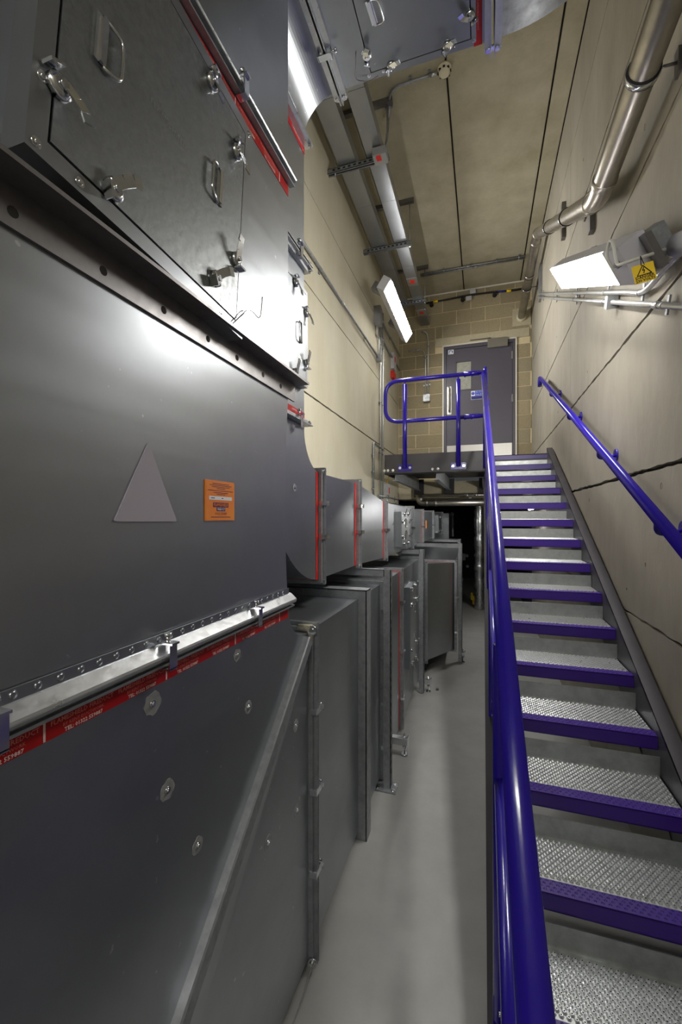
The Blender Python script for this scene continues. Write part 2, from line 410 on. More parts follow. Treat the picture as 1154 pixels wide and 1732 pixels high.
def access_door(parent, Mo, w, h, depth, catches, handles, mt, lip=.028, rivets=True):
    """Mo: frame at the door centre on the duct skin, local z outward."""
    R = lambda m, nm, mt_, p: place(nm, m.mesh(nm, mt_, False)[0], Mo, p)
    m = MB(); W, Hh = w/2, h/2; t = depth
    for (x0, x1, y0, y1) in ((-W-lip, -W, -Hh-lip, Hh+lip), (W, W+lip, -Hh-lip, Hh+lip), (-W, W, -Hh-lip, -Hh), (-W, W, Hh, Hh+lip)):
        m.box(x0, x1, y0, y1, 0, t)
    fr = R(m, 'door_collar', M['galv'], parent)
    g = .004
    m = MB(); m.box(-W+g, W-g, -Hh+g, Hh-g, t-.012, t+.001)
    dp = R(m, 'access_door', mt, parent)
    m = MB(); m.box(-W, W, -Hh, Hh, 0, t-.013); R(m, 'seal', M['black'], fr)
    for (x, y, a) in catches:
        place('catch', CATCH, Mo @ Matrix.Translation((x*w, y*h, t+.001)) @ rotz(a), dp)
    for (x, y, a) in handles:
        place('handle', HANDLE, Mo @ Matrix.Translation((x*w, y*h, t+.001)) @ rotz(a), dp)
    if rivets:
        for (x, y) in ((-W-lip*.5, -Hh-lip*.5), (W+lip*.5, -Hh-lip*.5), (W+lip*.5, Hh+lip*.5), (-W-lip*.5, Hh+lip*.5), (-W+.05, -Hh-lip*.5), (W-.06, -Hh-lip*.5), (-W-lip*.5, -Hh+.08)):
            place('rivet', SMALLBOLT, Mo @ Matrix.Translation((x, y, t)), fr)
    return dp

def ring_y(m, y0, y1, x0, x1, z0, z1, o):
    m.box(x1, x1+o, y0, y1, z0-o, z1+o); m.box(x0-o, x0, y0, y1, z0-o, z1+o)
    m.box(x0, x1, y0, y1, z1, z1+o); m.box(x0, x1, y0, y1, z0-o, z0)
def duct_y(name, label, y0, y1, d0, d1, tape=None, clamps=(), o=.026, group=None, mt='galv', front=True, fl0=True, fl1=True):
    """duct running along Y; d = (x0, x1, z0, z1) at each end"""
    t = thing(name, label, 'duct', ((d0[0]+d0[1])/2, (y0+y1)/2, min(d0[2], d1[2])), group)
    a, b = d0, d1
    MB().hexa([(a[0], y0, a[2]), (a[1], y0, a[2]), (b[1], y1, b[2]), (b[0], y1, b[2]), (a[0], y0, a[3]), (a[1], y0, a[3]), (b[1], y1, b[3]), (b[0], y1, b[3])]).build('casing', M[mt], t)
    for yy, d, s, on in ((y0, d0, 1, fl0), (y1, d1, -1, fl1)):
        if not on: continue
        m = MB(); ring_y(m, yy+s*.002, yy+s*.006, *d, o); ring_y(m, yy+s*.006, yy+s*.022, *d, o*.62)
        fo = m.build('flange', M['galv_dull'], t)
        for cz_ in (d[2]-o*.4, d[3]+o*.4):
            place('bolt', BOLT, FR((d[1]+o*.5, yy+s*.008, cz_), (1, 0, 0), (0, 0, 1), (0, -1, 0)), fo)
        if s == -1:
            for c in clamps:
                place('clamp', CLAMP, FR((d[1]+o+.001, yy, d[2]+(d[3]-d[2])*c), *FX), fo)
    if tape:
        yy = y1-.030-tape; f = (yy-y0)/(y1-y0); d = [d0[i]*(1-f)+d1[i]*f for i in range(4)]
        m = MB(); ring_y(m, yy, yy+tape, d[0], d[1], d[2], d[3], .0012)
        tp = m.build('red_tape', M['red_tape'], t)
        n = max(1, int((d[3]-d[2])/.13))
        for i in range(n):
            zc_ = d[2]+(i+.5)*(d[3]-d[2])/n
            text('FLAMESHIELD FIREDUCT', .0095, FR((d[1]+.0016, yy+tape*.4, zc_), (0, 0, 1), (0, -1, 0), (1, 0, 0)), M['tape_text_dim'], tp)
    return t

# ---------------------------------------------------------------- big riser duct beside the camera
XD = -.60
RY0, RY1 = -.9, 1.262
def riser_rail(parent, zb, clamp_y, tick_off=0.0):
    """joint along Y on the face X=XD: red tape, flange channel, bright rounded strip, clinched lip"""
    tp = MB().box(XD, XD+.0012, RY0, RY1, zb, zb+.032).build('red_tape', M['red_tape'], parent)
    ye = RY1+.012
    m = MB(); m.box(XD, XD+.018, RY0, ye, zb+.036, zb+.041); m.box(XD, XD+.010, RY0, ye, zb+.041, zb+.050); m.box(XD, XD+.024, RY0, ye, zb+.050, zb+.054)
    m.build('flange', M['galv_dull'], parent)
    poly = [(XD, zb+.054), (XD+.024, zb+.054), (XD+.026, zb+.057), (XD+.0245, zb+.061), (XD+.006, zb+.077), (XD, zb+.079)]
    m = MB(); m.prism(poly, lambda p, y: (p[0], y, p[1]), RY0, ye)
    st = m.build('cover_strip', M['galv_bright'], parent)
    lip = MB().box(XD, XD+.003, RY0, RY1, zb+.077, zb+.096).build('clinched_lip', M['galv'], parent)
    m = MB(); y = .2
    while y < RY1-.01:
        m.tube([(XD+.003, y, zb+.087), (XD+.0042, y, zb+.087)], [.0065, .003], 10)
        y += .034
    m.build('clinch_dimples', M['galv'], lip, kind='stuff')
    for y in clamp_y:
        place('clamp', CLAMP, FR((XD+.028, y, zb+.056), (0, 0, 1), (0, -1, 0), (1, 0, 0)) @ Matrix.Scale(.95, 4), parent)
    # ticks and lettering
    yy = .448-.25*2
    i = 0
    while yy < RY1:
        if yy > RY0: MB().box(XD+.0012, XD+.0016, yy-.0017, yy+.0017, zb+.001, zb+.031).build('print_line', M['tape_text_light'], tp)
        for k in (0, 1):
            yc = yy+.065+.122*k
            if -.05 < yc < RY1-.05:
                text('FLAMESHIELD FIREDUCT', .0102, FR((XD+.0017, yc, zb+.0225), *FX), M['tape_text_dim'], tp, bold=.0002)
                text('BY KENT DUCTWORK', .0072, FR((XD+.0017, yc, zb+.0130), *FX), M['tape_text_dim'], tp)
                text('TEL: 01322 559887', .0086, FR((XD+.0017, yc, zb+.0045), *FX), M['tape_text_light'], tp, bold=.0002)
        yy += .25
    return tp
ZJ1, ZJ2 = 1.043, -.325
rs = thing('riser_duct', 'tall galvanised riser duct with access door, triangle sticker and orange label', 'duct', (-.92, .4, ZJ2+.04), 'riser duct sections')
MB().box(-1.24, XD, RY0, RY1, .386, ZJ1+.034).build('casing', M['galv'], rs)
DZ0, DZT, DISH = ZJ2+.034, .386, .010
def dish(z): return XD-DISH*(1-((2*z-DZ0-DZT)/(DZT-DZ0))**2)
m = MB(); zs_ = [DZ0+(DZT-DZ0)*i/28 for i in range(29)]
m.add([(dish(z), y, z) for z in zs_ for y in (RY0, RY1)], []); m.smooth = True
m.f += [[2*i, 2*i+1, 2*i+3, 2*i+2] for i in range(28)]; m.m += [0]*28; m.sm += [True]*28
m.smooth = False
k0 = len(m.v); m.v += [v.copy() for v in m.v]
n0 = len(m.v); m.v += [Vector((-1.24, y, z)) for z in (DZ0, DZT) for y in (RY0, RY1)]
for q in ([n0, n0+1, n0+3, n0+2], [k0, k0+1, n0+1, n0], [k0+56, k0+57, n0+3, n0+2], [k0+2*i for i in range(29)]+[n0+2, n0], [k0+2*i+1 for i in range(29)]+[n0+3, n0+1]): m.f.append(q); m.m.append(0); m.sm.append(False)
m.build('casing', M['galv'], rs)
XS = XD-DISH+.0027
riser_rail(rs, ZJ2, (P(4, 1220, X=-.565).y, P(296, 1090, X=-.565).y, P(443, 1035, X=-.565).y))
# triangle and label
a, b, c = P(194, 882, X=XS+.001), P(300, 882, X=XS+.001), P(252, 748, X=XS+.001)
def rtri(a, b, c, r=.006, n=5):
    out = []
    pts = [a, b, c]
    for i in range(3):
        p, q, s_ = pts[i], pts[i-1], pts[(i+1) % 3]
        q1 = p+(q-p).normalized()*r; q2 = p+(s_-p).normalized()*r
        for k_ in range(n+1):
            t_ = k_/n; out.append(q1*(1-t_)**2+p*2*t_*(1-t_)+q2*t_*t_)
    return out
tri = rtri(a, b, c)
m = MB(); m.prism([(p.y, p.z) for p in tri], lambda p, x: (x, p[0], p[1]), XS-.004, XS+.0004); m.build('triangle_sticker', M['mauve'], rs)
la, lb = P(348, 809, X=XS), P(396, 880, X=XS)
lab = MB().box(XS-.004, XS+.001, la.y, lb.y, lb.z, la.z-.002).build('orange_label', M['orange'], rs)
LW, LH = lb.y-la.y, la.z-lb.z; yc = (la.y+lb.y)/2
def lbar(cx_, cy_, w_, h_, mt_, x=.0014):
    MB().box(XS+.001, XS+x, yc+(cx_-w_/2)*LW, yc+(cx_+w_/2)*LW, lb.z+(cy_-h_/2)*LH, lb.z+(cy_+h_/2)*LH).build('print_line', mt_, lab)
for cy_, w_ in ((.905, .58), (.865, .76), (.825, .62), (.785, .28), (.735, .88), (.685, .5), (.645, .3)): lbar(0, cy_, w_, .012, M['purple'])
lbar(0, .55, .80, .09, M['signwhite']); lbar(-.28, .55, .12, .02, M['signdark'], .0016); lbar(.05, .55, .06, .02, M['signdark'], .0016)
lbar(0, .385, .54, .115, M['purple']); lbar(0, .275, .30, .08, M['signdark'])
text('FLAMESHIELD', .0098, FR((XS+.0018, yc, lb.z+.385*LH), *FX), M['orange'], lab, bold=.0002)
text('FIREDUCT', .0068, FR((XS+.0018, yc, lb.z+.275*LH), *FX), M['signwhite'], lab, bold=.0001)
text('01322 559887', .0085, FR((XS+.0016, yc, lb.z+.165*LH), *FX), M['purple'], lab)
lbar(0, .085, .68, .016, M['purple'])
# access door, hung a little askew
bl, br, tr_ = P(80, 240, X=-.555), P(400, 545, X=-.555), P(394, 190, X=-.555)
W_ = (br-bl).length; tilt = math.atan2(br.z-bl.z, br.y-bl.y); H_ = (tr_.z-br.z)
cy = (bl.y+br.y)/2-math.sin(tilt)*H_/2; cz = (bl.z+br.z)/2+math.cos(tilt)*H_/2
MD = FR((XD, cy, cz), *FX) @ rotz(math.degrees(tilt))
def on_door(u, v):
    q = MD.inverted() @ P(u, v, X=-.555); return q.x/W_, q.y/H_
ct = []
for (u, v, a_) in ((96, 148, -60), (356, 140, -100), (398, 258, -85), (397, 440, 95), (188, 322, 30), (362, 472, 30)):
    x, y = on_door(u, v); ct.append((max(-.49, min(.49, x)), max(-.49, min(.49, y)), a_))
hd = []
for (u, v, a_) in ((168, 70, 0), (369, 318, 180)):
    x, y = on_door(u, v); hd.append((x, y, a_))
dp = access_door(rs, MD, W_, H_, .045, ct, hd, M['galv_spangle'])
x, y = on_door(286, 213)
text('FLAMESHIELD', .016, MD @ Matrix.Translation((x*W_, y*H_, .0465)), M['galv_bright'], dp)
# heavy support angle under the access door
m = MB(); zb = .385
m.box(XD, XD+.006, RY0, RY1+.04, zb, zb+.062); m.box(XD, XD+.052, RY0, RY1+.055, zb+.057, zb+.064)
an = m.build('support_angle', M['dark_steel'], rs)  # shade of its underside is put into the dark steel colour
for (u, v) in ((22, 372), (175, 467), (277, 533), (352, 579), (401, 613), (445, 642), (475, 661)):
    p = P(u, v, X=XD+.006); MB().cyl((XD+.005, p.y, zb+.022), (XD+.0064, p.y, zb+.022), .0075, 12).build('bolt_hole', M['gap'], an)
m = MB(); m.add([(XD+.006, .985+i*.01, .44+math.sin(i*.4)*.03) for i in range(2)], [])
MB().tube(fillet([(XD+.05, .86, .45), (XD+.055, .93, .52), (XD+.05, .99, .51), (XD+.05, 1.0, .58)], .05), .0018, 6).build('tether', M['chrome'], rs)

rt = thing('riser_duct', 'plain riser duct casing above the access door and upper red tape', 'duct', (-.92, .4, ZJ1+.04), 'riser duct sections')
MB().box(-1.24, XD, RY0, RY1, ZJ1+.036, 3.2).build('casing', M['galv'], rt)
riser_rail(rt, ZJ1, (P(420, 155, X=-.565).y, .5))

# lower elbow: drops from the riser and turns along the corridor
LZ0, LZ1 = -1.60, -.415
FYL = 1.455
el = thing('elbow_duct', 'large galvanised elbow at the riser foot with diagonal stiffener bar', 'duct', (-.92, .5, -1.62), 'riser duct sections')
r_ = .135; cyy, czz = RY1+r_, LZ1+r_
poly = [(RY0, LZ0), (FYL, LZ0), (FYL, LZ1)]+[(cyy-r_*math.sin(math.pi/2*i/8), czz-r_*math.cos(math.pi/2*i/8)) for i in range(9)]+[(RY1, ZJ2+.032), (RY0, ZJ2+.032)]
MB().prism(poly, lambda p, x: (x, p[0], p[1]), -1.24, XD).build('casing', M['galv'], el)
a, b = P(522, 1082, X=XD+.012), P(303, 1740, X=XD+.012)
dd = (b-a).normalized(); b = b+dd*.35
m = MB(); nrm = Vector((0, -dd.z, dd.y))
m.bar(a, b, (1, 0, 0), .028, .004) if False else None
W2 = nrm*.021
m.prism([(-.021, 0), (.021, 0), (.021, .020), (.017, .024), (-.017, .024), (-.021, .020)], lambda p, t_: a+(b-a)*t_+nrm*p[0]+Vector((p[1]-.012, 0, 0)), 0, 1)
m.build('stiffener_bar', M['galv_dull'], el)
m = MB(); m.smooth = True; vs = []; NS = 8
for i in range(NS+1):
    q = i/NS; off = .034+.15*(1-q); hgt = -.0006+.0075*q*q
    for t_ in (0.06, .35, .7, 1.0):
        c_ = a+(b-a)*t_+nrm*(.034+(off-.034)*(.3+.7*t_)); vs.append((XD+hgt, c_.y, c_.z))
m.add(vs, [(i*4+j, i*4+j+1, i*4+j+5, i*4+j+4) for i in range(NS) for j in range(3)])
m.build('highlight_ramp', M['galv'], el)  # added raised strip, shaped to catch the lamp highlight
for (u, v, s) in ((258, 1190, .022), (283, 1336, .020), (401, 1108, .016), (334, 1430, .018), (420, 1196, .017), (500, 1228, .020), (502, 1370, .020), (453, 1425, .020)):
    p = P(u, v, X=XD); m = MB(); n = 16; ph = random.random()*6
    ring = [(XD+.0012, p.y+math.cos(i*math.tau/n)*s*(1+.10*math.sin(3*i+ph)), p.z+math.sin(i*math.tau/n)*s*(1+.12*math.sin(2*i+ph))) for i in range(n)]
    m.add(ring+[(XD-.001, q[1], q[2]) for q in ring], [tuple(range(n))]+[(i, (i+1) % n, n+(i+1) % n, n+i) for i in range(n)])
    sp = m.build('sealed_spot', M['sealspot'], el)
    place('screw', SMALLBOLT, FR((XD+.0012, p.y, p.z), *FX), sp)
m = MB(); ring_y(m, FYL-.006, FYL-.002, -1.24, XD, LZ0, LZ1, .030); ring_y(m, FYL-.024, FYL-.006, -1.24, XD, LZ0, LZ1, .016)
fo = m.build('flange', M['galv_dull'], el)
for v in (1216, 1357, 1501):
    p = P(525, v, X=XD+.03); place('clamp', CLAMP, FR((XD+.031, FYL, p.z), *FX), fo)
for z_ in (LZ1+.008, LZ0-.008): place('bolt', BOLT, FR((XD+.018, FYL-.03, z_), (1, 0, 0), (0, 0, 1), (0, -1, 0)) @ Matrix.Scale(1.4, 4), fo)
m = MB(); m.tube([(XD-.04, FYL-.02, LZ1+.012), (XD+.005, FYL-.02, LZ1+.014), (XD+.012, FYL-.018, LZ1-.03)], [.012, .016, .008], 8); m.build('sealant', M['sealant'], fo)
MB().tube([(XD+.018, FYL-.03, LZ0-.01), (XD+.02, FYL-.10, LZ0-.03), (XD+.02, FYL-.2, -H+.01)], .0022, 6).build('earth_wire', M['galv_dull'], el)
# foot of the elbow
ft = thing('floor_bracket', 'small galvanised floor bracket bolted beneath the elbow duct flange', 'bracket', (XD+.03, 1.14, -H), 'floor brackets under the ducts')
MB().box(XD-.05, XD+.06, 1.10, 1.20, -H, -H+.008).build('base_plate', M['galv_dull'], ft); MB().box(XD-.05, XD-.0, 1.12, 1.18, -H+.008, LZ0-.035).build('channel', M['galv_dull'], ft)
place('bolt', BOLT, FR((XD+.03, 1.15, -H+.008), (1, 0, 0), (0, 1, 0), (0, 0, 1)) @ Matrix.Scale(1.5, 4), ft)

# ---------------------------------------------------------------- lower duct run
LD = (-1.24, XD, LZ0, LZ1)
g_low = 'lower duct sections'
c1 = duct_y('duct_section', 'lower galvanised duct section joined to the elbow flange', FYL+.003, 2.60, LD, LD, None, (.15, .38, .62, .86), group=g_low, o=.03)
# stiffener band round section 1
m = MB(); ring_y(m, 2.085, 2.10, -1.24, XD, LZ0, LZ1, .045); ring_y(m, 2.10, 2.155, -1.24, XD, LZ0, LZ1, .012)
m2 = MB(); m2.box(XD+.040, XD+.045, 2.085, 2.16, LZ0-.045, LZ1+.045); m.v, m.f, m.m, m.sm = m.v, m.f, m.m, m.sm
m.box(XD+.040, XD+.046, 2.085, 2.165, LZ0-.045, LZ1+.045); m.box(-1.24, XD+.046, 2.085, 2.165, LZ1+.040, LZ1+.046)
m.build('stiffener_frame', M['galv_dull'], c1)
c2 = duct_y('duct_section', 'lower duct section behind the first strut post, red taped at its far end', 2.606, 3.26, LD, LD, .034, (.18, .48, .80), group=g_low)
c3 = duct_y('duct_section', 'lower duct section with raised side access door', 3.266, 4.28, LD, LD, None, (.2, .5, .8), group=g_low)
Mdoor = FR((XD, 3.62, -.90), *FX)
access_door(c3, Mdoor, .30, .62, .045, [(-.3, .5, 80), (.3, .5, 80), (.46, .3, 0), (.46, -.3, 0), (-.3, -.5, -90), (.3, -.5, -90), (-.46, .3, 180), (-.46, -.3, 180)], [(.1, .2, 0), (.1, -.2, 0)], M['galv_bright'], .02, False)
# splayed section leaning out into the corridor
pb0, pb1 = P(719, 1118, Z=-1.46), P(769, 1098, Z=-1.46)
d0 = (-1.24, pb0.x, -1.46, -.47); d1 = (-1.0, pb1.x, -1.46, -.50)
c4 = duct_y('duct_section', 'splayed lower duct section angled out into the corridor', pb0.y, pb1.y, d0, d1, .03, (.2, .6), group=g_low)
c5 = duct_y('duct_section', 'far lower duct section continuing beyond the splayed piece', pb1.y+.006, 6.6, d1, (-1.0, pb1.x-.02, -1.40, -.45), None, (.5,), group=g_low)
MB().box(pb0.x-.30, pb0.x-.02, pb0.y+.25, pb0.y+.45, -H, -1.47).build('support_block', M['platform'], tag(thing('floor_block', 'dark support block on the floor beneath the splayed duct', 'block', (pb0.x-.15, pb0.y+.35, -H)), group='duct floor supports'))

def strut_frame(label, x, y, ztop, w=.045, xb=-1.30, plate=True, caster=None):
    t = thing('duct_stand', label, 'stand', (x, y, -H), 'strut frames carrying the lower ducts')
    m = MB(); m.box(x-.004, x, y-w/2, y+w/2, -H+.008, ztop); m.box(x, x+.04, y-w/2, y-w/2+.004, -H+.008, ztop); m.box(x, x+.04, y+w/2-.004, y+w/2, -H+.008, ztop)
    m.box(x+.036, x+.04, y-w/2, y-w/2+.012, -H+.008, ztop); m.box(x+.036, x+.04, y+w/2-.012, y+w/2, -H+.008, ztop)
    po = m.build('post', M['galv_dull'], t)
    m = MB(); z_ = -H+.1
    while z_ < ztop-.06: m.box(x+.040, x+.0405, y-w/2+.002, y-w/2+.010, z_, z_+.026); z_ += .05
    m.build('slots', M['dark_hole'], po, kind='stuff')
    m = MB(); m.box(xb, x, y-w/2, y-w/2+.004, ztop-.042, ztop); m.box(xb, x, y-w/2, y+w/2, ztop-.004, ztop); m.box(xb, x, y+w/2-.004, y+w/2, ztop-.042, ztop)
    m.build('crossbar', M['galv_dull'], t)
    m = MB(); m.box(xb, xb+.04, y-w/2, y+w/2, -H, ztop-.042); m.build('post', M['galv_dull'], t)
    if plate:
        bp = MB().box(x-.06, x+.075, y-.055, y+.055, -H, -H+.008).build('base_plate', M['galv_dull'], t)
        for sx, sy in ((-.04, -.03), (.055, -.03), (.055, .03)): place('bolt', BOLT, FR((x+sx, y+sy, -H+.008), (1, 0, 0), (0, 1, 0), (0, 0, 1)), bp)
    if caster:
        xx, yy = caster
        m = MB(); m.box(x, xx+.04, yy-.022, yy+.022, -H+.075, -H+.12); br_ = m.build('foot_channel', M['galv_bright'], t)
        m = MB(); m.cyl((xx+.02, yy, -H), (xx+.02, yy, -H+.15), .006, 8); m.cyl((xx+.02, yy, -H), (xx+.02, yy, -H+.012), .022, 12); m.cyl((xx+.02, yy, -H+.05), (xx+.02, yy, -H+.065), .012, 6); m.cyl((xx+.02, yy, -H+.122), (xx+.02, yy, -H+.132), .012, 6)
        m.build('levelling_foot', M['chrome'], br_)
        MB().box(xx+.04, xx+.046, yy-.025, yy+.025, -H+.04, -H+.13).build('end_plate', M['chrome'], br_)
    return t
pf = P(652, 1325, Z=-H+.0)
strut_frame('strut frame whose post stands on a square floor plate', -.562, 2.545, -.315)
strut_frame('strut frame beside the raised side access door', -.555, 4.02, -.30, plate=False, caster=(-.50, 4.06))
pe = P(778, 1095, Z=-H)
strut_frame('tall strut frame at the end of the splayed duct', P(776, 1000, Y=5.0).x, 5.0, -.295, plate=False, caster=(P(780, 1000, Y=5.0).x, 5.0))
strut_frame('dim strut frame in the passage beneath the landing', -.36, 6.9, -.345, plate=True)

def duct_foot(label, x, y):
    t = thing('levelling_foot', label, 'foot', (x, y, -H), 'levelling feet of the lower ducts')
    MB().box(XD+.004, x+.04, y-.022, y+.022, -H+.075, -H+.12).build('channel', M['galv_bright'], t)
    m = MB(); m.cyl((x+.02, y, -H), (x+.02, y, -H+.15), .006, 8); m.cyl((x+.02, y, -H), (x+.02, y, -H+.012), .022, 12); m.cyl((x+.02, y, -H+.05), (x+.02, y, -H+.065), .012, 6); m.cyl((x+.02, y, -H+.122), (x+.02, y, -H+.132), .012, 6)
    m.build('screw_foot', M['chrome'], t)
    MB().box(x+.041, x+.046, y-.025, y+.025, -H+.02, -H+.13).build('end_plate', M['chrome'], t)
duct_foot('bright levelling foot on the floor past the plated strut post', -.53, 2.93)
# loose floor plug
p = P(740, 1167, Z=-H)
tag(MB().tube([(p.x, p.y, -H), (p.x, p.y, -H+.018)], [.016, .012], 12).build('floor_plug', M['dark_steel']), 'small dark bolt stub left on the bare floor', 'bolt')

# ---------------------------------------------------------------- upper small duct run
XU = -.72
g_up = 'upper duct sections'
UD0 = (-1.26, XU, -.287, .205); UD1 = (-1.26, XU, -.312, .115); UD2 = (-1.26, XU, -.319, .096); UD3 = (-1.26, XU, -.31, .078)
Yf = [1.865, 2.49, 3.25, 4.60, 5.41, 6.62]
duct_y('duct_section', 'upper duct section next to the riser elbow with a bright lamp reflection', Yf[0]+.003, Yf[1]-.003, UD0, UD0, .028, (.4, .72), group=g_up)
duct_y('duct_section', 'tapering upper duct section, deep blue-grey, its top sloping down', Yf[1]+.003, Yf[2]-.003, UD0, UD1, .028, (.5,), group=g_up)
u3 = duct_y('duct_section', 'upper duct section with boxed access door and black catches', Yf[2]+.003, Yf[3]-.003, UD1, UD2, None, (.5,), group=g_up)
access_door(u3, FR((XU, 3.93, -.105), *FX), .42, .27, .05, [(-.25, .5, 80), (.25, .5, 80), (-.46, .25, 180), (-.46, -.25, 180), (.46, .25, 0), (.46, -.25, 0), (-.25, -.5, -90), (.25, -.5, -90)], [(-.1, .2, 0), (-.1, -.2, 0)], M['galv_bright'], .02, False)
duct_y('duct_section', 'short upper duct section between the boxed door and the orange label', Yf[3]+.003, Yf[4]-.003, UD2, UD3, .028, (.5,), group=g_up)
u5 = duct_y('duct_section', 'upper duct section carrying a small orange label', Yf[4]+.003, Yf[5]-.003, UD3, UD3, None, (.5,), group=g_up)
MB().box(XU, XU+.002, 5.78, 5.88, -.15, -.04).build('orange_label', M['orange'], u5)
u6 = duct_y('duct_section', 'dim upper duct section with door under the landing beam', Yf[5]+.003, 8.2, UD3, UD3, None, (.5,), group=g_up)
access_door(u6, FR((XU, 7.3, -.11), *FX), .5, .25, .05, [(-.3, .45, 80), (.3, .45, 80), (-.3, -.45, -80), (.3, -.45, -80)], [], M['galv_bright'], .02, False)
duct_y('duct_section', 'last upper duct section fading into the dark passage', 8.206, 9.6, (-1.2, -.62, -.40, .05), (-1.2, -.62, -.40, .05), None, (), group=g_up)
duct_y('duct_section', 'dark duct section low in the far passage', 7.2, 9.4, (-1.2, -.45, -1.30, -.48), (-1.2, -.45, -1.30, -.48), None, (), group=g_low)

MB().box(-1.0, -.6, 8.0, 8.1, -H, -1.325).build('support_block', M['platform'], thing('floor_block', 'dark support block on the floor of the far passage', 'block', (-.8, 8.05, -H), 'duct floor supports'))
# riser of the upper run: elbow, two straight pieces, overhead elbow
RYA, RYB = 1.285, 1.672
g_r2 = 'narrow riser duct sections'
e2 = thing('elbow_duct', 'narrow duct elbow curving from the upper run into the vertical riser', 'duct', (-1, 1.6, -.287), g_r2)
zc_ = .385
poly = [(1.862, -.287)]+[(1.862, .205)]
poly = [(1.862-(1.862-RYB)*math.sin(math.pi/2*i/12), zc_-(zc_-.205)*math.cos(math.pi/2*i/12)) for i in range(13)]
poly2 = [(1.862-(1.862-RYA)*math.sin(math.pi/2*i/16), zc_-(zc_+.287)*math.cos(math.pi/2*i/16)) for i in range(17)]
MB().prism(poly2[::-1]+poly, lambda p, x: (x, p[0], p[1]), -1.26, XU).build('casing', M['galv'], e2)
m = MB(); ring_y(m, 1.856, 1.860, -1.26, XU, -.287, .205, .026); ring_y(m, 1.838, 1.856, -1.26, XU, -.287, .205, .016)
fo = m.build('flange', M['galv_dull'], e2)
for c in (.4, .72): place('clamp', CLAMP, FR((XU+.027, 1.864, -.287+.49*c), *FX), fo)
for z_ in (-.295, .213): place('bolt', BOLT, FR((XU+.014, 1.85, z_), (1, 0, 0), (0, 0, 1), (0, -1, 0)), fo)
m = MB(); ring_y(m, 1.806, 1.832, -1.26, XU, -.285, .207, .0014); tp = m.build('red_tape', M['red_tape'], e2)
for i in range(3): text('FLAMESHIELD FIREDUCT', .009, FR((XU+.0018, 1.816, -.2+i*.16), (0, 0, 1), (0, -1, 0), (1, 0, 0)), M['tape_text_dim'], tp)
p = P(498, 825, X=XU)
sp = MB().cyl((XU, p.y, p.z), (XU+.0015, p.y, p.z), .016, 14).build('sealed_spot', M['sealspot'], e2); place('screw', SMALLBOLT, FR((XU+.0015, p.y, p.z), *FX), sp)

def ring_z(m, z0, z1, x0, x1, y0, y1, o):
    m.box(x1, x1+o, y0-o, y1+o, z0, z1); m.box(x0-o, x0, y0-o, y1+o, z0, z1); m.box(x0, x1, y1, y1+o, z0, z1); m.box(x0, x1, y0-min(o, .012), y0, z0, z1)
def riser2(label, z0, z1, tape):
    t = thing('riser_duct', label, 'duct', (-1, 1.5, z0), g_r2)
    MB().box(-1.26, XU, RYA, RYB, z0, z1).build('casing', M['galv'], t)
    for zz, s in ((z0, 1), (z1, -1)):
        m = MB(); ring_z(m, zz+s*.002, zz+s*.006, -1.26, XU, RYA, RYB, .030); ring_z(m, zz+s*.006, zz+s*.022, -1.26, XU, RYA, RYB, .018)
        fo = m.build('flange', M['galv_bright'], t)
        place('bolt', BOLT, FR((XU+.02, RYB+.012, zz+s*.012), *FX), fo)
        if s == 1: place('clamp', CLAMP, FR((XU+.031, RYB-.10, zz), (0, 0, 1), (0, -1, 0), (1, 0, 0)), fo)
    if tape:
        za = z0+.028 if tape == 1 else z1-.056
        m = MB(); ring_z(m, za, za+.028, -1.26, XU, RYA, RYB, .0014); tp = m.build('red_tape', M['red_tape'], t)
        text('FLAMESHIELD FIREDUCT', .009, FR((XU+.0018, RYB-.075, za+.018), *FX), M['tape_text_light'], tp)
    return t
ra = riser2('narrow riser section with slim access door behind the big riser', .388, 1.064, 1)
access_door(ra, FR((XU, 1.505, .735), *FX), .24, .37, .03, [(.02, .47, -90), (.46, .28, -80), (.46, -.28, 90), (.02, -.47, 90)], [(.25, .0, 180)], M['galv'], .014, False)
rbt = riser2('narrow plain riser section below the overhead duct elbow', 1.070, 1.600, 2)
# overhead elbow and crossing duct
ZO = 1.765; RT = ZO-1.606
ov = thing('elbow_duct', 'overhead elbow turning the narrow riser across the corridor', 'duct', (-.8, 1.5, 1.606), g_r2)
inner = [(XU+RT-RT*math.cos(math.pi/2*i/28), 1.606+RT*math.sin(math.pi/2*i/28)) for i in range(29)]
XO = XU+RT
outer = [(XO, ZO+.54)]+[(XO-(XO+1.26)*math.sin(math.pi/2*i/14), 1.606+(ZO+.54-1.606)*math.cos(math.pi/2*i/14)) for i in range(15)]
m = MB(); m.prism(inner+outer, lambda p, y: (p[0], y, p[1]), RYA, RYB); m.build('casing', M['galv'], ov)
def ring_x(m, x0, x1, y0, y1, z0, z1, o):
    m.box(x0, x1, y0-min(o, .02), y1+o, z0-o, z0); m.box(x0, x1, y0-min(o, .02), y1+o, z1, z1+o); m.box(x0, x1, y1, y1+o, z0, z1); m.box(x0, x1, y0-min(o, .02), y0, z0, z1)
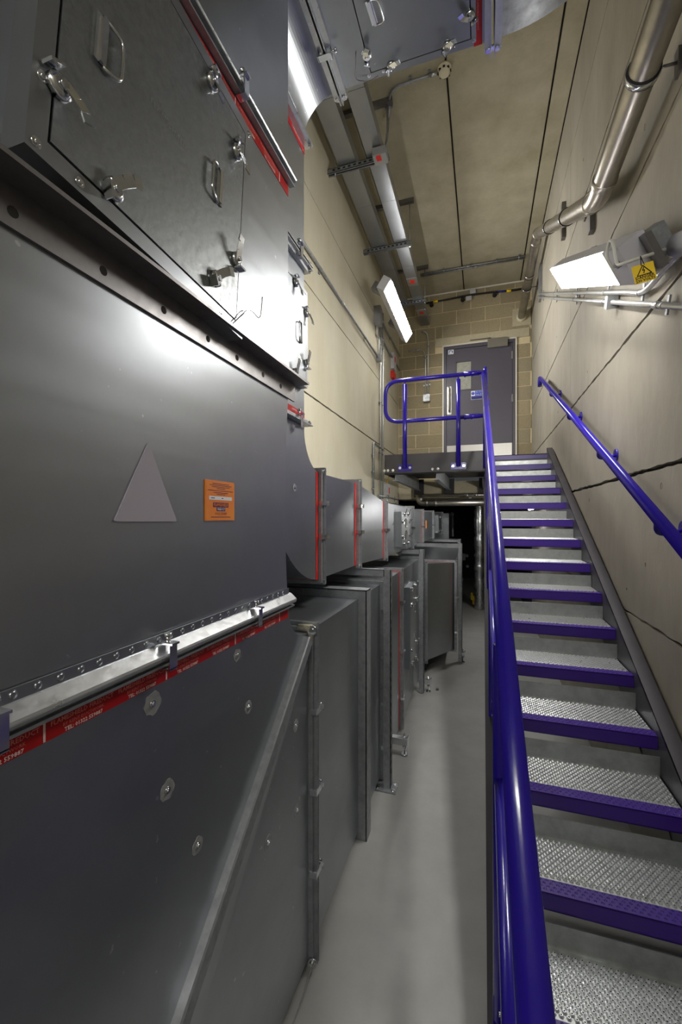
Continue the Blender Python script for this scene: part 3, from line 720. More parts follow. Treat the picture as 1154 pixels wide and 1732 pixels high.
def flange_x(parent, x, s, tape):
    m = MB(); ring_x(m, x+s*.002, x+s*.006, RYA, RYB, ZO, ZO+.54, .034); ring_x(m, x+s*.006, x+s*.026, RYA, RYB, ZO, ZO+.54, .020)
    fo = m.build('flange', M['galv_bright'], parent)
    for y_ in (RYA+.02, RYB+.012): place('bolt', BOLT, FR((x+s*.012, y_, ZO-.018), *FDN) @ Matrix.Scale(1.3, 4), fo)
    if tape:
        xa = x+s*.034; m = MB(); ring_x(m, min(xa, xa+s*.03), max(xa, xa+s*.03), RYA, RYB, ZO, ZO+.54, .0014); tp = m.build('red_tape', M['red_tape'], parent)
        for y_ in (RYA+.1, RYB-.1): text('FLAMESHIELD FIREDUCT', .009, FR((xa+s*.015, y_, ZO-.0018), (0, 1, 0), (1, 0, 0), (0, 0, -1)), M['tape_text_dim'], tp)
    return fo
fo = flange_x(ov, XO, -1, True)
for y_ in (1.50,): place('clamp', CLAMP, FR((XO, y_, ZO-.036), (1, 0, 0), (0, -1, 0), (0, 0, -1)), fo)
xo2 = P(829, 72, Z=ZO).x+.01
oc = thing('overhead_duct', 'duct crossing overhead with an access door in its underside', 'duct', (-.25, 1.5, ZO), g_r2)
MB().box(XO+.004, xo2-.004, RYA, RYB, ZO, ZO+.54).build('casing', M['galv'], oc)
flange_x(oc, XO+.003, 1, False); fo = flange_x(oc, xo2-.003, -1, True)
q0, q1, q2, q3 = P(598, 0, Z=ZO-.02), P(627, 124, Z=ZO-.02), P(798, 72, Z=ZO-.02), P(798, 0, Z=ZO-.02)
dx0, dx1 = q1.x, q2.x; dy1 = min(q1.y, RYB-.03); dy0 = RYA+.03
MO = FR(((dx0+dx1)/2, (dy0+dy1)/2, ZO), *FDN); WO, HO = dx1-dx0, dy1-dy0
def on_o(u, v, a_):
    q = MO.inverted() @ P(u, v, Z=ZO-.02); return (max(-.49, min(.49, q.x/WO)), max(-.48, min(.48, q.y/HO)), a_)
access_door(oc, MO, WO, HO, .02, [on_o(620, 93, 60), on_o(662, 110, 20), on_o(757, 76, 30), on_o(796, 24, 120)], [on_o(629, 20, 5)], M['galv'], .016, True)
tp0, tp1 = P(612, 60, Z=ZO-.002), P(640, 128, Z=ZO-.022)
MB().tube(fillet([P(602, 88, Z=ZO-.003), P(602, 112, Z=ZO-.004), P(600, 136, Z=ZO-.010), P(625, 138, Z=ZO-.012), P(640, 128, Z=ZO-.02)], .03), .0014, 6).build('tether', M['dark_steel'], oc)
oe = thing('elbow_duct', 'overhead elbow rising from the crossing duct beside the concrete ceiling', 'duct', (.3, 1.5, ZO), g_r2)
x0_ = xo2+.003; RR = .52
curve = [(x0_+.02+RR*math.sin(math.pi/2*i/32), ZO+RR-RR*math.cos(math.pi/2*i/32)) for i in range(33)]
poly = [(x0_, ZO)]+curve+[(x0_+.02+RR, ZO+1.0), (x0_+.02+.05, ZO+1.0), (x0_+.02+.05, ZO+.60), (x0_, ZO+.54)]
MB().prism(poly, lambda p, y: (p[0], y, p[1]), RYA, RYB).build('casing', M['galv_dull'], oe)
flange_x(oe, x0_, 1, False)

# ---------------------------------------------------------------- staircase
Y0S, RIS, GO = 5.15, .1441, .2833
SX0, SX1 = .076, .672
NT = 15
stc = thing('staircase', 'open steel staircase with violet nosings and galvanised grip treads', 'stairs', (.37, 3, -H))
# shared tread meshes, local origin at the nose top front, x = 0 at SX0
TW = SX1-SX0; NB = .055
m = MB(); m.box(0, TW, NB, .262, -.004, 0); m.box(0, TW, .258, .262, 0, .074); m.box(0, TW, .236, .262, .070, .074) if False else None; m.box(0, TW, .05, .054, -.03, 0)
m.box(0, .004, .05, .262, -.03, 0); m.box(TW-.004, TW, .05, .262, -.03, 0)
TREAD = m.mesh('tread', M['tread'], False)[0]
m = MB(); m.box(0, TW, 0, NB, -.004, .0015); m.box(0, TW, 0, .004, -.054, .0015); m.box(0, TW, 0, .03, -.054, -.050)
NOSE = m.mesh('nosing', M['nosing_blue'], False)[0]
def bumps(y0, y1, pitch, r, h):
    m = MB(); row = 0; y = y0
    while y < y1:
        x = pitch*.6+(pitch/2 if row % 2 else 0)
        while x < TW-.008:
            n = 6; vs = []
            for rr, hh in ((r, 0), (r*.55, h), (r*.32, h), (r*.26, h*.4)):
                vs += [(x+rr*math.cos(i*math.tau/n), y+rr*math.sin(i*math.tau/n), hh) for i in range(n)]
            m.mi = 0; m.add(vs, [(k*n+i, k*n+(i+1) % n, (k+1)*n+(i+1) % n, (k+1)*n+i) for k in (0, 1) for i in range(n)])
            b = len(m.v)-4*n; m.mi = 1
            for q in [[b+2*n+i, b+2*n+(i+1) % n, b+3*n+(i+1) % n, b+3*n+i] for i in range(n)]+[[b+3*n+i for i in range(n)]]:
                m.f.append(q); m.m.append(1); m.sm.append(False)
            x += pitch
        y += pitch*.62; row += 1
    return m
GRIP = bumps(NB+.012, .250, .0185, .0074, .0058).mesh('grip_bumps', [M['galv_bright'], M['crater']], False)[0]
NGRIP = bumps(.012, .050, .020, .0052, .0025).mesh('grip_bumps', [M['nosing_blue'], M['crater']], False)[0]
for n in range(1, NT+1):
    o3 = (SX0, Y0S-n*GO, LAND-n*RIS)
    Mt = Matrix.Translation(o3)
    t = place('tread', TREAD, Mt, stc)
    ns = place('nosing', NOSE, Mt, t); place('grip_bumps', GRIP, Mt @ Matrix.Translation((0, 0, .0)), t, kind='stuff')
    place('nosing_grip', NGRIP, Mt @ Matrix.Translation((0, 0, .0015)), t, kind='stuff')
sl = RIS/GO
def pitch(y): return LAND+(y-Y0S)*sl
ya, yb = .55, Y0S+.02
# right stringer: web and wide top flange
def sweep(m, x0, x1, o0, o1):
    m.hexa([(x0, ya, pitch(ya)+o0), (x1, ya, pitch(ya)+o0), (x1, yb, pitch(yb)+o0), (x0, yb, pitch(yb)+o0), (x0, ya, pitch(ya)+o1), (x1, ya, pitch(ya)+o1), (x1, yb, pitch(yb)+o1), (x0, yb, pitch(yb)+o1)])
m = MB(); sweep(m, SX1+.001, SX1+.012, -.26, .052); sweep(m, SX1+.001, XR-.012, .042, .055); sweep(m, SX1+.001, XR-.012, -.26, -.248)
m.build('stringer', M['stringer'], stc)
m = MB(); sweep(m, .064, .075, -.26, .052); sweep(m, .014, .064, -.262, -.250)
m.build('stringer', M['stringer'], stc)

# ---------------------------------------------------------------- landing platform
lp = thing('landing_platform', 'charcoal steel landing platform in front of the door', 'platform', (-.3, 6.2, LAND), None)
LX0 = P(650, 785, Y=5.10).x
YP = 5.12
MB().box(LX0+.02, XR-.02, YP+.04, YB-.06, LAND-.05, LAND-.004).build('deck', M['platform'], lp)
m = MB(); m.box(LX0, .062, YP, YP+.012, LAND-.088, LAND+.062); m.build('toe_plate', M['platform'], lp, bevel=.002)
m = MB(); m.box(LX0, .062, YP-.004, YP+.006, LAND-.175, LAND-.088); m.box(LX0, .062, YP-.004, YP+.07, LAND-.178, LAND-.168); m.box(LX0, LX0+.01, YP, YB-.06, LAND-.175, LAND-.01)
fb = m.build('edge_beam', M['platform'], lp)
for u in (650.5, 656.5, 665, 732, 741):
    p = P(u, 792, Y=YP-.004); place('bolt', BOLT, FR((p.x, YP-.004, LAND-.13), *FY) @ Matrix.Scale(1.35, 4), fb)
for xb_ in (LX0+.12, -.52, .03):
    m = MB(); m.box(xb_-.03, xb_+.03, YP+.07, YB-.05, LAND-.25, LAND-.242); m.box(xb_-.004, xb_+.004, YP+.07, YB-.05, LAND-.245, LAND-.06)
    m.build('joist', M['galv_dull'] if xb_ < 0 else M['platform'], lp)
    MB().box(xb_-.08, xb_+.08, YB-.052, YB-.012, LAND-.36, LAND-.06).build('end_plate', M['platform'], lp)
MB().box(.0, .07, YP+.02, YP+.09, -H+.3, LAND-.17).build('bracket', M['platform'], lp) if False else None
# landing nosing over the stair
m = MB(); m.box(SX0, XR-.06, Y0S, Y0S+.06, LAND-.005, LAND+.002); m.box(SX0, XR-.06, Y0S, Y0S+.006, LAND-.05, LAND+.002); m.build('nosing', M['nosing_blue'], lp)
MB().box(SX0, XR-.06, Y0S+.008, Y0S+.014, LAND-.16, LAND-.005).build('riser_plate', M['platform'], lp)

# ---------------------------------------------------------------- stair balustrade and landing guard
RAIL = .955
XB = .046
def xr_(y): return .0735-.0125*y
bal = thing('stair_balustrade', 'blue tubular balustrade along the open side of the stairs', 'handrail', (XB, 3, pitch(3)))
posts = [1.31, 2.265, 3.22, 4.175]
def rail_pt(y, off): return Vector((XB, y, pitch(y)+off))
top = [rail_pt(.30, RAIL), rail_pt(5.02, RAIL), Vector((XB, 5.12, pitch(5.02)+RAIL+.05))]
MB().tube([Vector((xr_(y), y, pitch(y)+RAIL)) for y in (.30, 2, 5.09)], .0245, 20).build('top_rail', M['blue'], bal)
ps = [.36]+posts+[5.09]
for a_, b_ in zip(ps[:-1], ps[1:]):
    MB().tube([rail_pt(a_+.005, .50)+Vector((.010-.004*a_, 0, 0)), rail_pt(b_-.005, .50)+Vector((.010-.004*b_, 0, 0))], .0185, 14).build('mid_rail', M['blue'], bal)
for y_ in posts+[.36]:
    m = MB(); zt = pitch(y_)+RAIL
    m.tube([(XB, y_, pitch(y_)-.20), (XB, y_, pitch(y_)-.19), (XB, y_, zt-.07), (XB, y_, zt-.065)], [.012, .0175, .0175, .013], 14); m.cyl((XB, y_, zt-.07), (XB, y_, zt), .008, 8)
    po = m.build('post', M['blue'], bal)
    m = MB(); m.box(XB-.016, XB+.0175, y_-.012, y_+.03, pitch(y_)-.23, pitch(y_)-.12); m.box(XB+.004, XB+.0178, y_-.055, y_+.055, pitch(y_)-.24, pitch(y_)-.10)
    pl = m.build('base_plate', M['blue'], po, bevel=.003)
    for dz in (-.21, -.14): place('bolt', BOLT, FR((XB+.004, y_-.035, pitch(y_)+dz), *FL) , pl)
yG = 5.10
gd = thing('landing_guard', 'blue looped guard rail on the edge of the landing', 'guard rail', (-.5, yG, LAND-.1))
pt, pm = P(775, 634, Y=yG).z, P(775, 706, Y=yG).z
xl = P(652, 680, Y=yG).x
loop = fillet([(XB-.03, yG, pt), (xl, yG, pt), (xl, yG, pm), (XB-.03, yG, pm)], .17, 10)
MB().tube(loop, .0235, 16).build('loop_rail', M['blue'], gd)
for z_ in (pt, pm):
    xa, xb_ = P(785, 640, Y=yG).x, P(812, 640, Y=yG).x
    m = MB(); m.tube([(xa, yG, z_), (xb_, yG, z_)], .028, 14)
    for xx in (xa+.012, (xa+xb_)/2): m.cyl((xx, yG-.006, z_-.026), (xx, yG-.006, z_-.036), .010, 8)
    m.build('rail_connector', M['blue'], gd)
m = MB(); m.tube([(XB-.012, yG+.01, LAND-.14), (XB-.012, yG+.01, P(818, 626, Y=yG).z), (XB-.012, yG+.01, P(818, 621, Y=yG).z)], [.026, .026, .016], 16); m.build('corner_post', M['blue'], gd)
for u in (685, 775.5):
    x_ = P(u, 700, Y=yG).x
    m = MB(); m.tube([(x_, yG-.005, LAND-.11), (x_, yG-.005, pt-.055)], .027, 14); m.cyl((x_, yG, pt-.06), (x_, yG, pt), .010, 8)
    po = m.build('post', M['blue'], gd)
    pl = MB().box(x_-.085, x_+.085, YP-.016, YP-.005, LAND-.145, LAND-.07).build('base_plate', M['blue'], po, bevel=.003)
    for s in (-1, 1): place('bolt', BOLT, FR((x_+s*.06, YP-.016, LAND-.105), *FY) @ Matrix.Scale(1.4, 4), pl)

# wall handrail on the right
XH = .645
h0, h1 = P(914, 638, X=XH), P(1154, 925, X=XH)
dh = (h1-h0)/(h1.y-h0.y)
wh = thing('wall_handrail', 'blue tubular handrail bracketed to the concrete wall above the stairs', 'handrail', (XH, 3.6, (h0.z+h1.z)/2))
MB().tube(fillet([(XH, h0.y+.03, h0.z-.10), (XH, h0.y+.04, h0.z+.005), h0-dh*.12, h1+dh*(-.9)], .05, 6), .0235, 18).build('rail', M['blue'], wh)
for (u, v) in ((931, 660), (961, 700), (1012, 763), (1110, 888)):
    p = P(u, v, X=XH); k_ = (p.y-h0.y); c = h0+dh*k_
    m = MB(); m.tube(fillet([c+Vector((0, 0, -.015)), c+Vector((.0, 0, -.07)), c+Vector((.045, 0, -.07)), Vector((XR-.004, c.y, c.z-.055))], .03, 5), .0085, 10)
    m.tube([(XR-.010, c.y, c.z-.055), (XR, c.y, c.z-.055)], .036, 16)
    m.bar(c+Vector((0, -.03, -.022)), c+Vector((0, .03, -.022+.03*dh.z*2)), (1, 0, 0), .03, .006)
    m.build('bracket', M['blue'], wh)

# ---------------------------------------------------------------- luminaires
def luminaire(name, label, C, d, wv, length, width, depth, lead, tail, parent_off=None):
    """C: lower near corner of the lit face, d: direction away from the camera, wv: across the face"""
    d = Vector(d).normalized(); wv = Vector(wv); wv = (wv-d*wv.dot(d)).normalized(); n = d.cross(wv).normalized()
    C = Vector(C)
    Mo = FR(C, d, wv, n)     # local x along, y across, z = n
    if True:
        t = thing(name, label, 'lamp', C+d*length/2)
    def put(m, nm, mt): return place(nm, m.mesh(nm, mt, False)[0], Mo, t)
    return t, Mo, put
# right luminaire follows the stair pitch
Cc = P(1050, 480, X=.575); d_ = Vector((-.034, .893, .447)).normalized()
Bk = Vector(P(1020, 428, X=.575)); Bk = Bk*((Cc.dot(d_))/(Bk.dot(d_)))
wv = (Bk-Cc); WL = wv.length
rl, Mr, put = luminaire('wall_luminaire', 'lit white batten luminaire tilted along the stairs on the right wall', Cc, d_, wv, 1.115, WL, .1, 0, 0)
# n points to the wall (+X); lit face looks to -n
LL = 1.115*1.15
put(MB().box(-.004, LL+.004, -.004, WL+.004, .004, .085), 'housing', M['lampbody'])
put(MB().box(0, LL, 0, WL, -.006, .004), 'diffuser', M['lit'])
put(MB().box(-.235, -.005, -.004, WL+.004, -.006, .085), 'end_housing', M['lampbody'])
put(MB().box(-.30, -.236, .006, WL-.01, .062, .085), 'end_cap', M['dark_steel'])
put(MB().box(-.20, -.10, .02, WL-.02, .086, .16), 'mounting_bracket', M['galv_dull'])
put(MB().box(.75, .85, .02, WL-.02, .086, .16), 'mounting_bracket', M['galv_dull'])
put(MB().cyl((-.16, WL*.62, -.006), (-.16, WL*.62, -.022), .014, 12), 'cable_gland', M['galv_dull'])
put(MB().tube(fillet([(-.16, WL*.62, -.015), (-.165, WL*.66, -.035), (-.12, WL*.95, -.025), (-.13, WL*1.25, .01), (-.20, WL*1.2, .0), (-.23, WL*.85, -.025), (-.27, WL*.72, -.04), (-.36, WL*.72, -.035), tuple(Mr.inverted() @ (P(1146, 415, X=.685)+Vector((-.006, .012, .004))))], .05, 6), .006, 10), 'flex', M['pvc'])
# DANGER sign on a cable tie
sg = thing('warning_sign', 'yellow DANGER 230 VOLTS tag hanging from the tilted luminaire', 'sign', P(1090, 460, Y=1.80))
YS = 1.80
s0, s1, s2, s3 = P(1068, 453, Y=YS), P(1105, 440, Y=YS), P(1112, 471, Y=YS), P(1075, 481, Y=YS)
ex = ((s1-s0)+(s2-s3)).normalized(); ey = Vector((0, -1, 0)).cross(ex).normalized(); cen = (s0+s1+s2+s3)/4
SW = ((s1-s0).length+(s2-s3).length)/2; SH = ((s0-s3).length+(s1-s2).length)/2
Ms = FR(cen, ex, ey, (0, -1, 0))
place('tag_plate', MB().box(-SW/2, SW/2, -SH/2, SH/2, -.001, .0).mesh('tag_plate', M['yellow'], False)[0], Ms, sg)
a3 = [Vector((-SW*.33, -SH*.10, 0)), Vector((SW*.33, -SH*.10, 0)), Vector((0, SH*.42, 0))]
m = MB()
for i in range(3): m.bar(a3[i]+Vector((0, 0, .0005)), a3[(i+1) % 3]+Vector((0, 0, .0005)), (0, 0, 1), .001, SW*.045)
for a_, b_ in (((.03, .30), (-.05, .14)), ((-.05, .14), (.05, .16)), ((.05, .16), (-.02, -.02))):
    m.bar((a_[0]*SW, a_[1]*SH, .0005), (b_[0]*SW, b_[1]*SH, .0005), (0, 0, 1), .001, SW*.045)
place('symbol', m.mesh('symbol', M['dark_hole'], False)[0], Ms, sg)
text('DANGER', SH*.22, Ms @ Matrix.Translation((0, -SH*.22, .0009)), M['dark_hole'], sg, bold=.0004)
text('230 VOLTS', SH*.19, Ms @ Matrix.Translation((0, -SH*.39, .0009)), M['dark_hole'], sg, bold=.0004)
MB().tube(fillet([cen+ey*SH*.42+ex*-.004, cen+ey*SH*.95, cen+ey*SH*1.0+Vector((.004, .01, 0)), cen+ey*SH*.42+ex*.006], .02), .0016, 6).build('cable_tie', M['black'], sg)
# left luminaire
Cn = P(651.6, 495, Y=4.71); dn = Vector((0, 1, 0)); N2 = P(663, 476, Y=4.71)
ll, Ml, put = luminaire('wall_luminaire', 'lit white batten luminaire high on the left wall beneath the trunking', Cn, dn, N2-Cn, 1.4, .135, .1, 0, 0)
WL2 = (N2-Cn).length
sgn = 1 if (Ml.to_3x3() @ Vector((0, 0, 1))).x < 0 else -1     # which local z points at the wall
zz = lambda a_, b_: (min(sgn*a_, sgn*b_), max(sgn*a_, sgn*b_))
put(MB().box(-.05, 1.46, -.006, WL2+.006, *zz(.004, .10)), 'housing', M['lampbody'])
put(MB().box(0, 1.41, 0, WL2, *zz(-.006, .004)), 'diffuser', M['lit'])
put(MB().box(.15, .25, .02, WL2-.02, *zz(.10, .26)), 'mounting_bracket', M['galv_dull'])
put(MB().box(1.1, 1.2, .02, WL2-.02, *zz(.10, .26)), 'mounting_bracket', M['galv_dull'])
# added unseen luminaire behind the camera, brightens the near stairs and ducts
for (lab_, c_) in (('added unseen fill luminaire behind the camera', (-.75, YN+.20, 1.8)),):
    t, Mo_, put = luminaire('wall_luminaire', lab_, c_, (1, 0, 0), (0, -.45, -.9), 1.3, .135, .1, 0, 0)
    put(MB().box(-.05, 1.35, -.006, .141, -.085, -.004), 'housing', M['lampbody']); put(MB().box(0, 1.3, 0, .135, -.004, .006), 'diffuser', M['lit'])
    put(MB().box(.6, .7, .02, .115, -.19, -.085), 'mounting_bracket', M['galv_dull'])
t, Mo_, put = luminaire('wall_luminaire', 'short lit luminaire on the right wall beneath the landing', (.60, 5.75, .10), (0, 1, 0), (-.6, 0, .8), .5, .10, .1, 0, 0)
put(MB().box(-.04, .54, -.006, .106, .004, .07), 'housing', M['lampbody']); put(MB().box(0, .5, 0, .10, -.006, .004), 'diffuser', M['lit']); put(MB().box(.2, .3, .02, .09, .07, .12), 'mounting_bracket', M['galv_dull'])

# ---------------------------------------------------------------- stainless drain pipe on the right wall
def clampring(parent, c, d, r):
    d = Vector(d).normalized(); c = Vector(c)
    m = MB(); m.tube([c-d*.018, c+d*.018], r+.006, 18); rg = m.build('pipe_clamp', M['black'], parent)
    m = MB(); m.tube([c-d*.011, c+d*.011], r+.0085, 18); m.build('clamp_band', M['chrome'], rg)
    m = MB(); m.cyl(c+Vector((r, 0, 0)), (XR, c.y, c.z), .006, 8); m.box(XR-.012, XR, c.y-.02, c.y+.02, c.z-.05, c.z+.05); m.build('wall_stud', M['dark_steel'], rg)
pipe = thing('drain_pipe', 'stainless steel drain pipe running high along the right wall', 'pipe', (.62, 4, 2.5))
XPp = .615
k1 = P(1012, 337, X=XPp); k2 = P(909, 396, X=XPp); k3 = P(882, 537, Y=YB-.01)
k0 = Vector((XPp+.02, .35, k1.z))
k0 = P(1131, 0, X=XPp); k0 = k1+(k0-k1)*1.8
PR = .056
MB().tube(fillet([k0, k1, k2, k3], .11, 8), PR, 24).build('pipe_run', M['stainless'], pipe)
for kk, (da, db) in ((k1, ((k0-k1).normalized(), (k2-k1).normalized())), (k2, ((k1-k2).normalized(), (k3-k2).normalized()))):
    for q in (da, db):
        c = kk+q*.135; m = MB(); m.tube([c-q*.02, c-q*.018, c+q*.018, c+q*.02], [PR, PR+.005, PR+.005, PR], 24); m.build('socket', M['stainless'], pipe)
for (u, v, a_, b_) in ((1098, 128, k0, k1), (960, 367, k1, k2), (931, 384, k1, k2), (893, 487, k2, k3)):
    best = min((abs(((a_+(b_-a_)*(i/200)).x) - 0)*0+((lambda q: (577+F_PX*((q.x*CT+q.y*ST)/(-q.x*ST+q.y*CT))-u)**2+(875-F_PX*q.z/(-q.x*ST+q.y*CT)-v)**2)(a_+(b_-a_)*(i/200))), i) for i in range(40, 201))[1]
    clampring(pipe, a_+(b_-a_)*(best/200), b_-a_, PR)
m = MB(); dk = (k3-k2).normalized(); m.tube([k3-dk*.05, k3-dk*.03, k3, k3+dk*.02], [PR+.004, PR+.016, PR+.016, PR+.016], 20); m.build('wall_collar', M['detector'], pipe)
MB().box(k3.x-.13, min(XR-.01, k3.x+.14), YB-.012, YB-.002, k3.z-.13, k3.z+.15).build('patch', M['lintel'], wb)
lbp = k2+(k3-k2)*.42
m = MB(); m.tube([lbp-dk*.035, lbp+dk*.035], PR+.001, 24); m.build('pipe_label', M['dark_hole'], pipe)
m = MB(); m.tube([lbp-dk*.022, lbp+dk*.022], PR+.002, 24); m.build('pipe_label', M['stainless'], pipe)
# pairs of wall brackets below pipe
for (u0, v0, u1, v1, lab_) in ((992, 362, 1006, 392, 'longer dark channel bracket below the drain pipe elbow'), (946, 385, 957, 403, 'shorter dark channel bracket below the drain pipe clamps')):
    a_, b_ = P(u0, v0, X=XR), P(u1, v1, X=XR)
    tag(MB().box(XR-.035, XR, b_.y-.03, b_.y+.03, b_.z, a_.z).build('wall_channel', M['dark_steel']), lab_, 'bracket', 'channel brackets under the drain pipe')

# ---------------------------------------------------------------- conduits on the right wall
XC = .705
def conduit(name, label, pts, r=.0115, fr=.07, group=None, saddles=(), couplers=(), cat='conduit', mt='conduit'):
    pts = [Vector(p) for p in pts]
    t = thing(name, label, cat, pts[0], group)
    MB().tube(fillet(pts, fr, 7), r, 12).build('pipe_run', M[mt], t)
    for (c, d, wall) in saddles:
        c = Vector(c); d = Vector(d).normalized(); wall = Vector(wall).normalized(); s = d.cross(wall).normalized()
        m = MB(); m.bar(c-d*.009, c+d*.009, s, r*6, .004) if False else None
        m.bar(c-s*r*3+wall*(r+.004), c+s*r*3+wall*(r+.004), d, .022, .008); m.tube([c-d*.009, c+d*.009], r+.002, 12)
        m.build('saddle', M['galv_dull'], t)
    for (c, d) in couplers:
        c = Vector(c); d = Vector(d).normalized(); m = MB(); m.tube([c-d*.03, c+d*.03], r+.003, 12); m.build('coupler', M['galv_bright'], t)
    return t
wX = (1, 0, 0)
A0, A1 = P(1175, 520, X=XC), P(912, 503, X=XC); B0, B1 = P(1062, 494, X=XC), P(912, 497, X=XC)
dA = A1-A0; dB = B1-B0
def at_u(a_, b_, u):
    best = min(((577+F_PX*((q.x*CT+q.y*ST)/(-q.x*ST+q.y*CT))-u)**2, i) for i in range(401) for q in (a_+(b_-a_)*(i/400),))[1]
    return a_+(b_-a_)*(best/400)
conduit('conduit', 'lower galvanised conduit running along the right wall', [A0-dA*.2, A1], .0125, saddles=[(at_u(A0, A1, u), dA, wX) for u in (1122, 1022, 972, 939, 917)], couplers=[(at_u(A0, A1, 1112), dA)], group='right wall conduits')
bx = at_u(A0, A1, 1034)
tag(MB().bar(bx-dA.normalized()*.03, bx+dA.normalized()*.03, (0, 0, 1), .07, .055).build('conduit_box', M['galv_dull']), 'small through box on the lower right wall conduit', 'junction box')
Rb = P(1146, 415, X=XC-.02); Bm = P(1090, 496, X=XC)
conduit('conduit', 'upper wall conduit bending up to the ceiling rose beside the lamp', [Rb+Vector((.02, 0, -.02)), P(1128, 452, X=XC), Bm, B0, B1], .0125, saddles=[(at_u(B0, B1, u), dB, wX) for u in (1024, 972, 939, 917)]+[(P(1082, 496, X=XC), dB, wX)], group='right wall conduits', fr=.1)
cr = thing('conduit_box', 'round conduit box where the white lamp flex enters', 'junction box', Rb)
ax = Vector((.25, -.9, .35)).normalized() if False else Vector((-.35, .9, .25)).normalized()
m = MB(); m.tube([Rb-ax*.10, Rb], .042, 18); m.build('body', M['lampbody'], cr)
m = MB(); m.tube([Rb, Rb+ax*.006], .040, 18); m.build('lid', M['chrome'], cr)
tag(MB().box(XR-.03, XR, A1.y-.05, A1.y+.10, A1.z-.02, A1.z+.42).build('wall_channel', M['galv_dull']), 'upright channel on the wall where both conduits end', 'bracket')

# ---------------------------------------------------------------- cable trunking on the left, struts, ceiling fittings
def trunk(label, x0, x1, y0, y1, zb=3.24, d=.10):
    t = thing('cable_trunking', label, 'trunking', ((x0+x1)/2, (y0+y1)/2, zb), 'cable trunking runs')
    y = y0; 
    while y < y1-.05:
        ye = min(y+1.2, y1)
        MB().box(x0, x1, y+.0015, ye-.0015, zb, zb+d).build('trunking_length', M['galv'], t)
        y = ye
    return t
trunk('trunking run next to the left wall', -1.255, -1.09, 1.9, 6.6)
t2 = trunk('trunking run further from the left wall with red warning labels', -.985, -.84, 1.9, YB-.02)
for (u, v) in ((692, 478), (710, 530)):
    p = P(u, v, Z=3.238); p.x = -.912
    MB().box(p.x-.07, p.x+.07, p.y-.10, p.y+.10, 3.236, 3.24).build('cover_plate', M['galv_bright'], t2)
    MB().box(p.x-.03, p.x+.03, p.y-.05, p.y+.03, 3.2345, 3.236).build('red_label', M['red'], t2)
for i, Yb_ in enumerate((3.75, 5.01, 6.41)):
    t = thing('strut_hanger', ('slotted strut hanger carrying the trunking nearest the smoke detector', 'slotted strut hanger midway along the trunking', 'slotted strut hanger above the left luminaire')[i], 'hanger', (-1.05, Yb_, 3.2), 'trunking hangers')
    xr = -.79
    m = MB(); m.box(XL, xr, Yb_-.022, Yb_-.018, 3.195, 3.238); m.box(XL, xr, Yb_+.018, Yb_+.022, 3.195, 3.238); m.box(XL, xr, Yb_-.022, Yb_+.022, 3.234, 3.238); m.box(XL, xr, Yb_-.022, Yb_-.010, 3.195, 3.199); m.box(XL, xr, Yb_+.010, Yb_+.022, 3.195, 3.199)
    ch = m.build('channel', M['galv_dull'], t)
    m = MB(); x = XL+.05
    while x < xr-.03: m.box(x, x+.026, Yb_-.0226, Yb_-.022, 3.210, 3.226); x += .05
    m.build('slots', M['dark_hole'], ch, kind='stuff')
    MB().cyl((xr-.02, Yb_, 3.17), (xr-.02, Yb_, ZC), .005, 8).build('rod', M['galv_dull'], t)
    MB().cyl((XL+.07, Yb_, 3.17), (XL+.07, Yb_, ZC), .005, 8).build('rod', M['galv_dull'], t)
    m = MB(); m.cyl((xr-.02, Yb_, 3.18), (xr-.02, Yb_, 3.194), .011, 6); m.build('nut', M['chrome'], t)
    MB().box(XL+.1, xr+.03, Yb_-.022, Yb_+.022, ZC-.045, ZC).build('ceiling_channel', M['dark_steel'], t)
jb = P(644, 266, Z=3.19)
jx = thing('junction_box', 'grey junction box with red label on the first trunking hanger', 'junction box', jb)
MB().box(jb.x-.06, jb.x+.06, jb.y-.07, jb.y+.05, 3.16, 3.234).build('body', M['lampside'], jx, bevel=.004)
MB().box(jb.x-.03, jb.x+.012, jb.y-.06, jb.y-.0, 3.158, 3.16).build('red_label', M['red'], jx)
sd = P(752, 121, Z=ZC-.03)
dt = thing('smoke_detector', 'round ivory smoke detector on the concrete ceiling', 'smoke detector', (sd.x, sd.y, ZC))
m = MB(); m.tube([(sd.x, sd.y, ZC), (sd.x, sd.y, ZC-.02), (sd.x, sd.y, ZC-.022), (sd.x, sd.y, ZC-.045), (sd.x, sd.y, ZC-.058)], [.058, .058, .048, .046, .03], 20); m.build('body', M['detector'], dt)
m = MB()
for i in range(8):
    a_ = i*math.tau/8; m.box(sd.x+.0465*math.cos(a_)-.009, sd.x+.0465*math.cos(a_)+.009, sd.y+.0465*math.sin(a_)-.009, sd.y+.0465*math.sin(a_)+.009, ZC-.040, ZC-.030)
m.build('vents', M['dark_hole'], dt)
Zk = ZC-.025
c1_ = P(665, 165, Z=Zk)
conduit('conduit', 'bent conduit from the labelled junction box to the smoke detector', [(jb.x+.03, jb.y+.02, 3.23), P(655, 235, Z=Zk-.25), P(658, 195, Z=Zk), P(660, 150, Z=Zk), (sd.x-.28, sd.y, Zk), (sd.x-.05, sd.y, Zk)], .011, .12, saddles=[((sd.x-.28, sd.y, Zk), (1, 0, 0), (0, 0, 1)), ((sd.x-.12, sd.y, Zk), (1, 0, 0), (0, 0, 1)), (P(658, 185, Z=Zk), (0, 1, 0), (0, 0, 1))], couplers=[((sd.x-.09, sd.y, Zk), (1, 0, 0))], mt='galv_dull')
cc = P(782, 452, Z=Zk)
